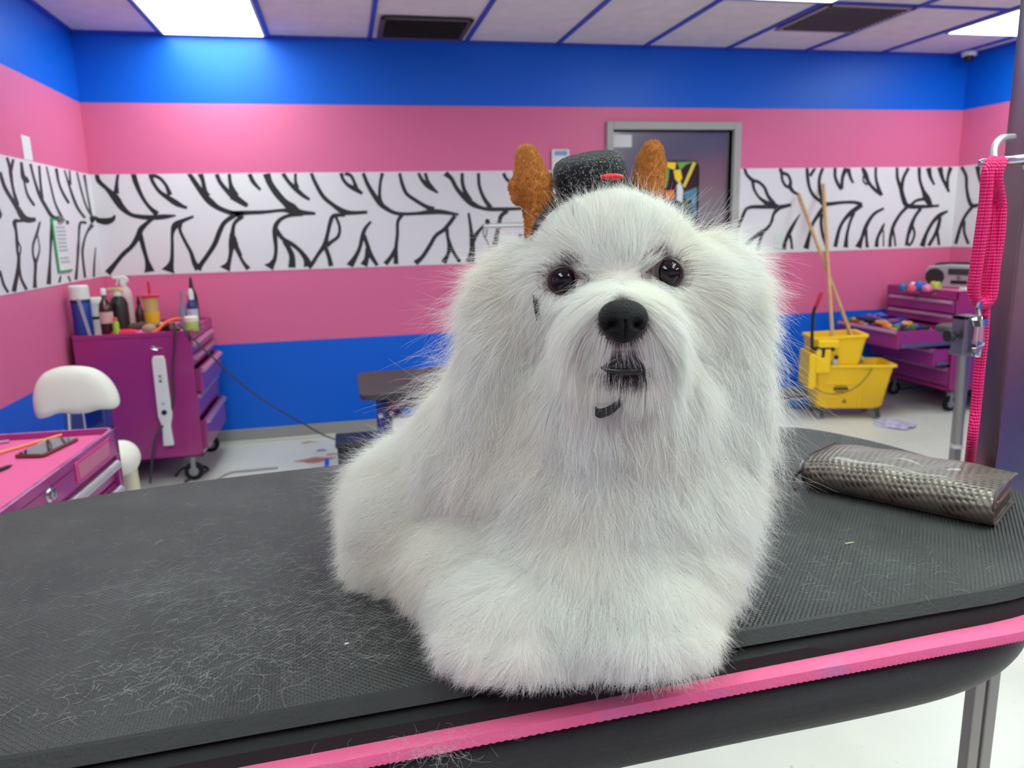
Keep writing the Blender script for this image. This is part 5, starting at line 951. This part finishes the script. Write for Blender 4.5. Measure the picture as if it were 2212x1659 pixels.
# short dark hairs around the mouth and eye corners
def short_hair(n, fn, m, name, r=.00012):
    S = 5; Q = []
    while len(Q) < n:
        px, py, dx, dy, L_ = fn(); h, nn, dd = hit(px, py)
        if h is None: continue
        h = np.array(h); nn = np.array(nn); dirv = CM[0]*dx+CM[1]*dy; dirv = dirv-nn*dirv.dot(nn); dirv /= np.linalg.norm(dirv)+1e-9
        dirv = dirv*.8+nn*.4+rng.normal(0, .12, 3); c = h.copy(); q = [c.copy()]
        for k in range(S-1): c = c+dirv*L_/(S-1); dirv = dirv+CM[1]*.08; q.append(c.copy())
        Q.append(q)
    return hair_object(name, np.array(Q), r, m, body)
M_dk = fur_material('dark chin hair', (74, 62, 62), (30, 26, 28), (120, 104, 100), .1)
def chinf():
    a = rng.uniform(0, 2*pi); rr = rng.uniform(.55, 1.25); x = 1352+54*rr*math.cos(a); y = 797+24*rr*math.sin(a); return x, y, .6*math.cos(a), .6+.6*abs(math.sin(a)), rng.uniform(.005, .011)
short_hair(3000, chinf, M_dk, 'lip_hair')
def browf():
    e = eyes[int(rng.integers(0, 2))]; sg = 1 if e[4][0] < 1300 else -1; a = (rng.uniform(-1.7, .1) if sg > 0 else rng.uniform(-3.2, -1.4)) if rng.uniform() < .6 else rng.uniform(-3.9, .9); rr = e[1]*1628/.64*rng.uniform(.92, 1.75); x = e[4][0]+rr*math.cos(a); y = e[4][1]+rr*math.sin(a); return x, y, .5*math.cos(a), -.9, rng.uniform(.004, .009)
short_hair(2600, browf, fur_material('grey brow hair', (170, 146, 142), (70, 52, 54), (205, 190, 184), .2), 'eyelash')
# ================================================================== headband with antlers and hat
M_plush = mat('brown antler plush', (206, 146, 72), .9, sheen=.4, var=.15, vscale=60)
HB = thing('headband', PT(1275, 430, .69), 'costume headband with brown plush antlers and a small glittery black top hat on the dog', 'headband')
def blob(els, name, kk=.006, vox=.0022):
    c_, r_, m_ = [], [], []
    bb = MB()
    for px, py, t_, rx, ry, rz, ro in els:
        c = CAMP+ray(px, py)*t_; a = math.radians(ro); cs, sn = math.cos(a), math.sin(a); m = np.array([[cs, sn, 0], [-sn, cs, 0], [0, 0, 1]]) @ R3n
        c_.append(c); r_.append(np.array((rx, ry, rz))); m_.append(m); bb.ell(c, (rx, ry, rz), 24, 16, Matrix(m.T))
    tp = bb.build('tmp', [], smooth=False); md = tp.modifiers.new('r', 'REMESH'); md.mode = 'VOXEL'; md.voxel_size = vox
    sm = tp.modifiers.new('s', 'SMOOTH'); sm.iterations = 6; sm.factor = .6
    dg = bpy.context.evaluated_depsgraph_get(); mm = D.meshes.new_from_object(tp.evaluated_get(dg)); D.objects.remove(tp)
    mm.materials.clear(); mm.materials.append(M_plush); mm.polygons.foreach_set('use_smooth', [True]*len(mm.polygons)); o = D.objects.new(name, mm); COL.objects.link(o); kid(o, HB); return o
an1 = blob([(1138, 345, .70, .0100, .0130, .009, 0), (1143, 372, .70, .0130, .018, .011, 6), (1154, 402, .70, .0160, .018, .012, 8), (1160, 428, .70, .0145, .016, .012, 0), (1155, 455, .70, .0098, .018, .010, 0), (1149, 485, .70, .0060, .018, .007, 0), (1146, 512, .70, .0045, .014, .006, 0), (1116, 404, .703, .0068, .0085, .008, 0), (1120, 422, .703, .0065, .009, .008, 0)], 'antler')
an2 = blob([(1410, 335, .715, .0095, .013, .009, 0), (1405, 362, .715, .0135, .02, .011, 5), (1402, 392, .715, .0145, .02, .012, 5), (1402, 430, .715, .012, .02, .011, 0), (1410, 460, .715, .009, .018, .009, 0)], 'antler')
def plushhair(o, n, L_):
    mm = o.data; Vv = np.empty(len(mm.vertices)*3); mm.vertices.foreach_get('co', Vv); Vv = Vv.reshape(-1, 3); Nv = np.empty(len(mm.vertices)*3); mm.vertices.foreach_get('normal', Nv); Nv = Nv.reshape(-1, 3)
    i = rng.integers(0, len(Vv), n); p = Vv[i]+rng.normal(0, .0008, (n, 3)); d = Nv[i]+rng.normal(0, .5, (n, 3))+np.array([0, 0, .35]); d /= np.linalg.norm(d, axis=1)[:, None]
    q = np.stack([p, p+d*L_*.5, p+d*L_+np.array([0, 0, .0004])], 1); hair_object('plush_pile', q, .00022, Mpl, o)
Mpl = fur_material('brown plush pile', (214, 152, 76), (178, 112, 46), (240, 188, 116), .1)
plushhair(an1, 20000, .0017); plushhair(an2, 16000, .0017)
# little top hat
def glitter_material():
    m = mat('black glitter fabric', (10, 10, 12), .6, spec=.3); nt = m.node_tree; b = nt.nodes['Principled BSDF']
    g = nt.nodes.new('ShaderNodeTexCoord'); v = nt.nodes.new('ShaderNodeTexVoronoi'); v.inputs['Scale'].default_value = 900; nt.links.new(g.outputs['Object'], v.inputs['Vector'])
    sp = nt.nodes.new('ShaderNodeSeparateColor'); nt.links.new(v.outputs['Color'], sp.inputs[0]); gt_ = mnode(nt, 'GREATER_THAN', sp.outputs[0], .80)
    mx = nt.nodes.new('ShaderNodeMix'); mx.data_type = 'RGBA'; nt.links.new(gt_, mx.inputs[0]); mx.inputs[6].default_value = (*lin((16, 16, 18)), 1); mx.inputs[7].default_value = (*lin((104, 108, 110)), 1); nt.links.new(mx.outputs[2], b.inputs['Base Color'])
    bp = nt.nodes.new('ShaderNodeBump'); bp.inputs['Strength'].default_value = .9; bp.inputs['Distance'].default_value = .001; nt.links.new(v.outputs[0], bp.inputs['Height']); nt.links.new(bp.outputs[0], b.inputs['Normal']); return m
M_glit = glitter_material()
hc_ = PT(1277, 398, .712); ax = (PT(1268, 330, .700)-hc_).normalized()
hb = MB(); hb.lathe(hc_, [(.0335, -.010), (.0345, .004), (.0345, .010), (.0335, .019), (.0310, .0235), (.026, .0262), (.001, .027)], 48, ax, caps=True); hb.build('hat_crown', M_glit, HB, angle=70)
hb = MB(); hb.lathe(hc_, [(.033, -.010), (.0385, -.0095), (.040, -.008), (.0385, -.006), (.033, -.004)], 48, ax); hb.build('hat_brim', mat('black satin brim', (14, 14, 16), .4), HB)
q = PT(1322, 382, .667); hb = MB(); hb.ell(q, (.011, .0028, .004), 16, 10, Matrix(np.stack([CM[0], CM[1], -CM[2]]).T)); hb.build('red_bow', mat('red ribbon', (226, 40, 48), .5), HB)
# band over the head, ending at the chin strap
hb = MB(); hb.tube(spline([PT(1150, 520, .69), PT(1170, 470, .69), PT(1230, 425, .69), PT(1300, 412, .695), PT(1390, 420, .70), PT(1440, 460, .70)], 6), .003, 8); hb.build('band', M_black, HB)
h0, _, d0_ = hit(1159, 662)
M_strap = mat('black elastic strap', (22, 22, 24), .7, bump=.8, bscale=700)
tt = (h0-Vector(CAMP)).dot(FWD)-.007
hb = MB(); pp = spline([PT(1156, 636, tt+.004), PT(1157, 650, tt), PT(1159, 664, tt), PT(1162, 680, tt), PT(1163, 692, tt+.004)], 4); hb.loft([[Vector(p)+RIGHT*a*.0022+FWD*c_ for a, c_ in ((-1, 0), (1, 0), (1, .002), (-1, .002))] for p in pp]); hb.build('side_strap', M_strap, HB)
h1, _, _ = hit(1315, 882); tt = (h1-Vector(CAMP)).dot(FWD)-.014
pp = spline([PT(1286, 888, tt), PT(1295, 893, tt-.002), PT(1312, 889, tt-.003), PT(1330, 878, tt-.003), PT(1345, 864, tt)], 4); hb = MB()
hb.loft([[Vector(p)+DOWN*a*.0038+FWD*c_ for a, c_ in ((-1, 0), (1, .0), (1, .0025), (-1, .0025))] for p in pp]); hb.build('chin_strap', M_strap, HB)
# ================================================================== loose hair on the mats
def loose(n, name, label):
    S = 6; Q = []
    cl_ = [(-.02, .72, .09, .34), (-.12, .80, .10, .3), (-.16, .92, .14, .15), (.02, .66, .07, .2), (-.1, .64, .08, .15), (.42, .72, .10, .08), (.1, 1.05, .2, .05), (-.2, .62, .05, .08), (.50, .64, .08, .05)]
    pr = np.array([c[3] for c in cl_]); pr /= pr.sum()
    while len(Q) < n:
        c = cl_[rng.choice(len(cl_), p=pr)]; x, y = rng.normal(c[0], c[2]), rng.normal(c[1], c[2]*.7)
        if not (-.55 < x < .80 and .585 < y < 1.15): continue
        a = rng.uniform(0, 2*pi) if rng.uniform() < .5 else rng.normal(.5, .5); L_ = rng.uniform(.004, .022)*(1 if rng.uniform() < .85 else 1.6); kx = rng.normal(0, 1.3); p = np.array([x, y, ZTOP+.0008]); q = [p.copy()]; up = rng.uniform(0, 1)
        for k in range(S-1): a += kx/(S-1); p = p+np.array([math.cos(a), math.sin(a), 0])*L_/(S-1); pz = p.copy(); pz[2] = ZTOP+.0008+.0012*up*math.sin(pi*(k+1)/(S-1)); q.append(pz)
        Q.append(q)
    o = hair_object(name, np.array(Q), .00007, mat('loose white hair', (184, 184, 180), .6), None, .6); return tag(o, label, 'hair', kind='stuff')
loose(2300, 'loose_hair', 'thin white clipped hairs scattered over the black textured mat')
# tuft caught on the pink edge and hairs on the near edge
Q = []
for i in range(150):
    px = rng.normal(935, 45) if i < 110 else rng.uniform(650, 1150); yb = 1622-(px-900)*.12
    s = PZ(px, min(yb+rng.normal(0, 20), 1655), .9585); s = np.array(s); s[1] = min(s[1], .548); s[2] = .9592
    a = rng.uniform(0, 2*pi); L_ = rng.uniform(.006, .022); q = [s.copy()]; kx = rng.normal(0, 1.8); p = s.copy()
    for k in range(5): a += kx/5; p = p+np.array([math.cos(a), .5*math.sin(a)-.35, .75*math.sin(a)*(1 if p[2] > .953 else -.2)])*L_/5; p[1] = min(p[1], .5405) if p[2] < .9585 else p[1]; q.append(p.copy())
    Q.append(q)
o = hair_object('loose_hair', np.array(Q), .00006, D.materials['loose white hair'], None, .6); tag(o, 'wispy white hair tuft caught on the pink mat edge at the table front', 'hair', kind='stuff')
q = PZ(749, 1393, ZTOP); tag(MB().tube([(q.x-.0018, q.y, ZTOP+.001), (q.x+.0018, q.y+.001, ZTOP+.001)], .0009, 8).build('crumb', M_white), 'tiny white crumb on the black mat left of the dog', 'crumb')
q = PZ(1835, 1175, ZTOP); tag(MB().tube([(q.x-.006, q.y, ZTOP+.001), (q.x+.006, q.y+.001, ZTOP+.001)], .0007, 6).build('nail_clipping', mat('pale clipping', (200, 190, 160), .5)), 'thin pale clipping on the black mat below the wallet', 'clipping')
# ================================================================== camera, world
cam = D.cameras.new('camera'); co = D.objects.new('camera', cam); COL.objects.link(co)
cam.sensor_fit = 'HORIZONTAL'; cam.sensor_width = 36; cam.lens = FPX*36/W_
cam.clip_start = .01; cam.clip_end = 50
R3 = Matrix((RIGHT, -DOWN, -FWD)).transposed().to_4x4(); R3.translation = Vector(CAMP)
co.matrix_world = R3
cam.dof.use_dof = True; cam.dof.focus_distance = .66; cam.dof.aperture_fstop = 9.5
bpy.context.scene.camera = co
w = D.worlds.new('world'); bpy.context.scene.world = w; w.use_nodes = True; w.node_tree.nodes['Background'].inputs[0].default_value = (.5, .5, .5, 1); w.node_tree.nodes['Background'].inputs[1].default_value = .2
sc = bpy.context.scene
sc.view_settings.view_transform = 'Standard'; sc.view_settings.look = 'None'; sc.view_settings.gamma = 1; sc.view_settings.use_curve_mapping = False; sc.view_settings.exposure = EXPOSURE
sc.cycles.max_bounces = 7; sc.cycles.diffuse_bounces = 4; sc.cycles.glossy_bounces = 3; sc.cycles.transmission_bounces = 4
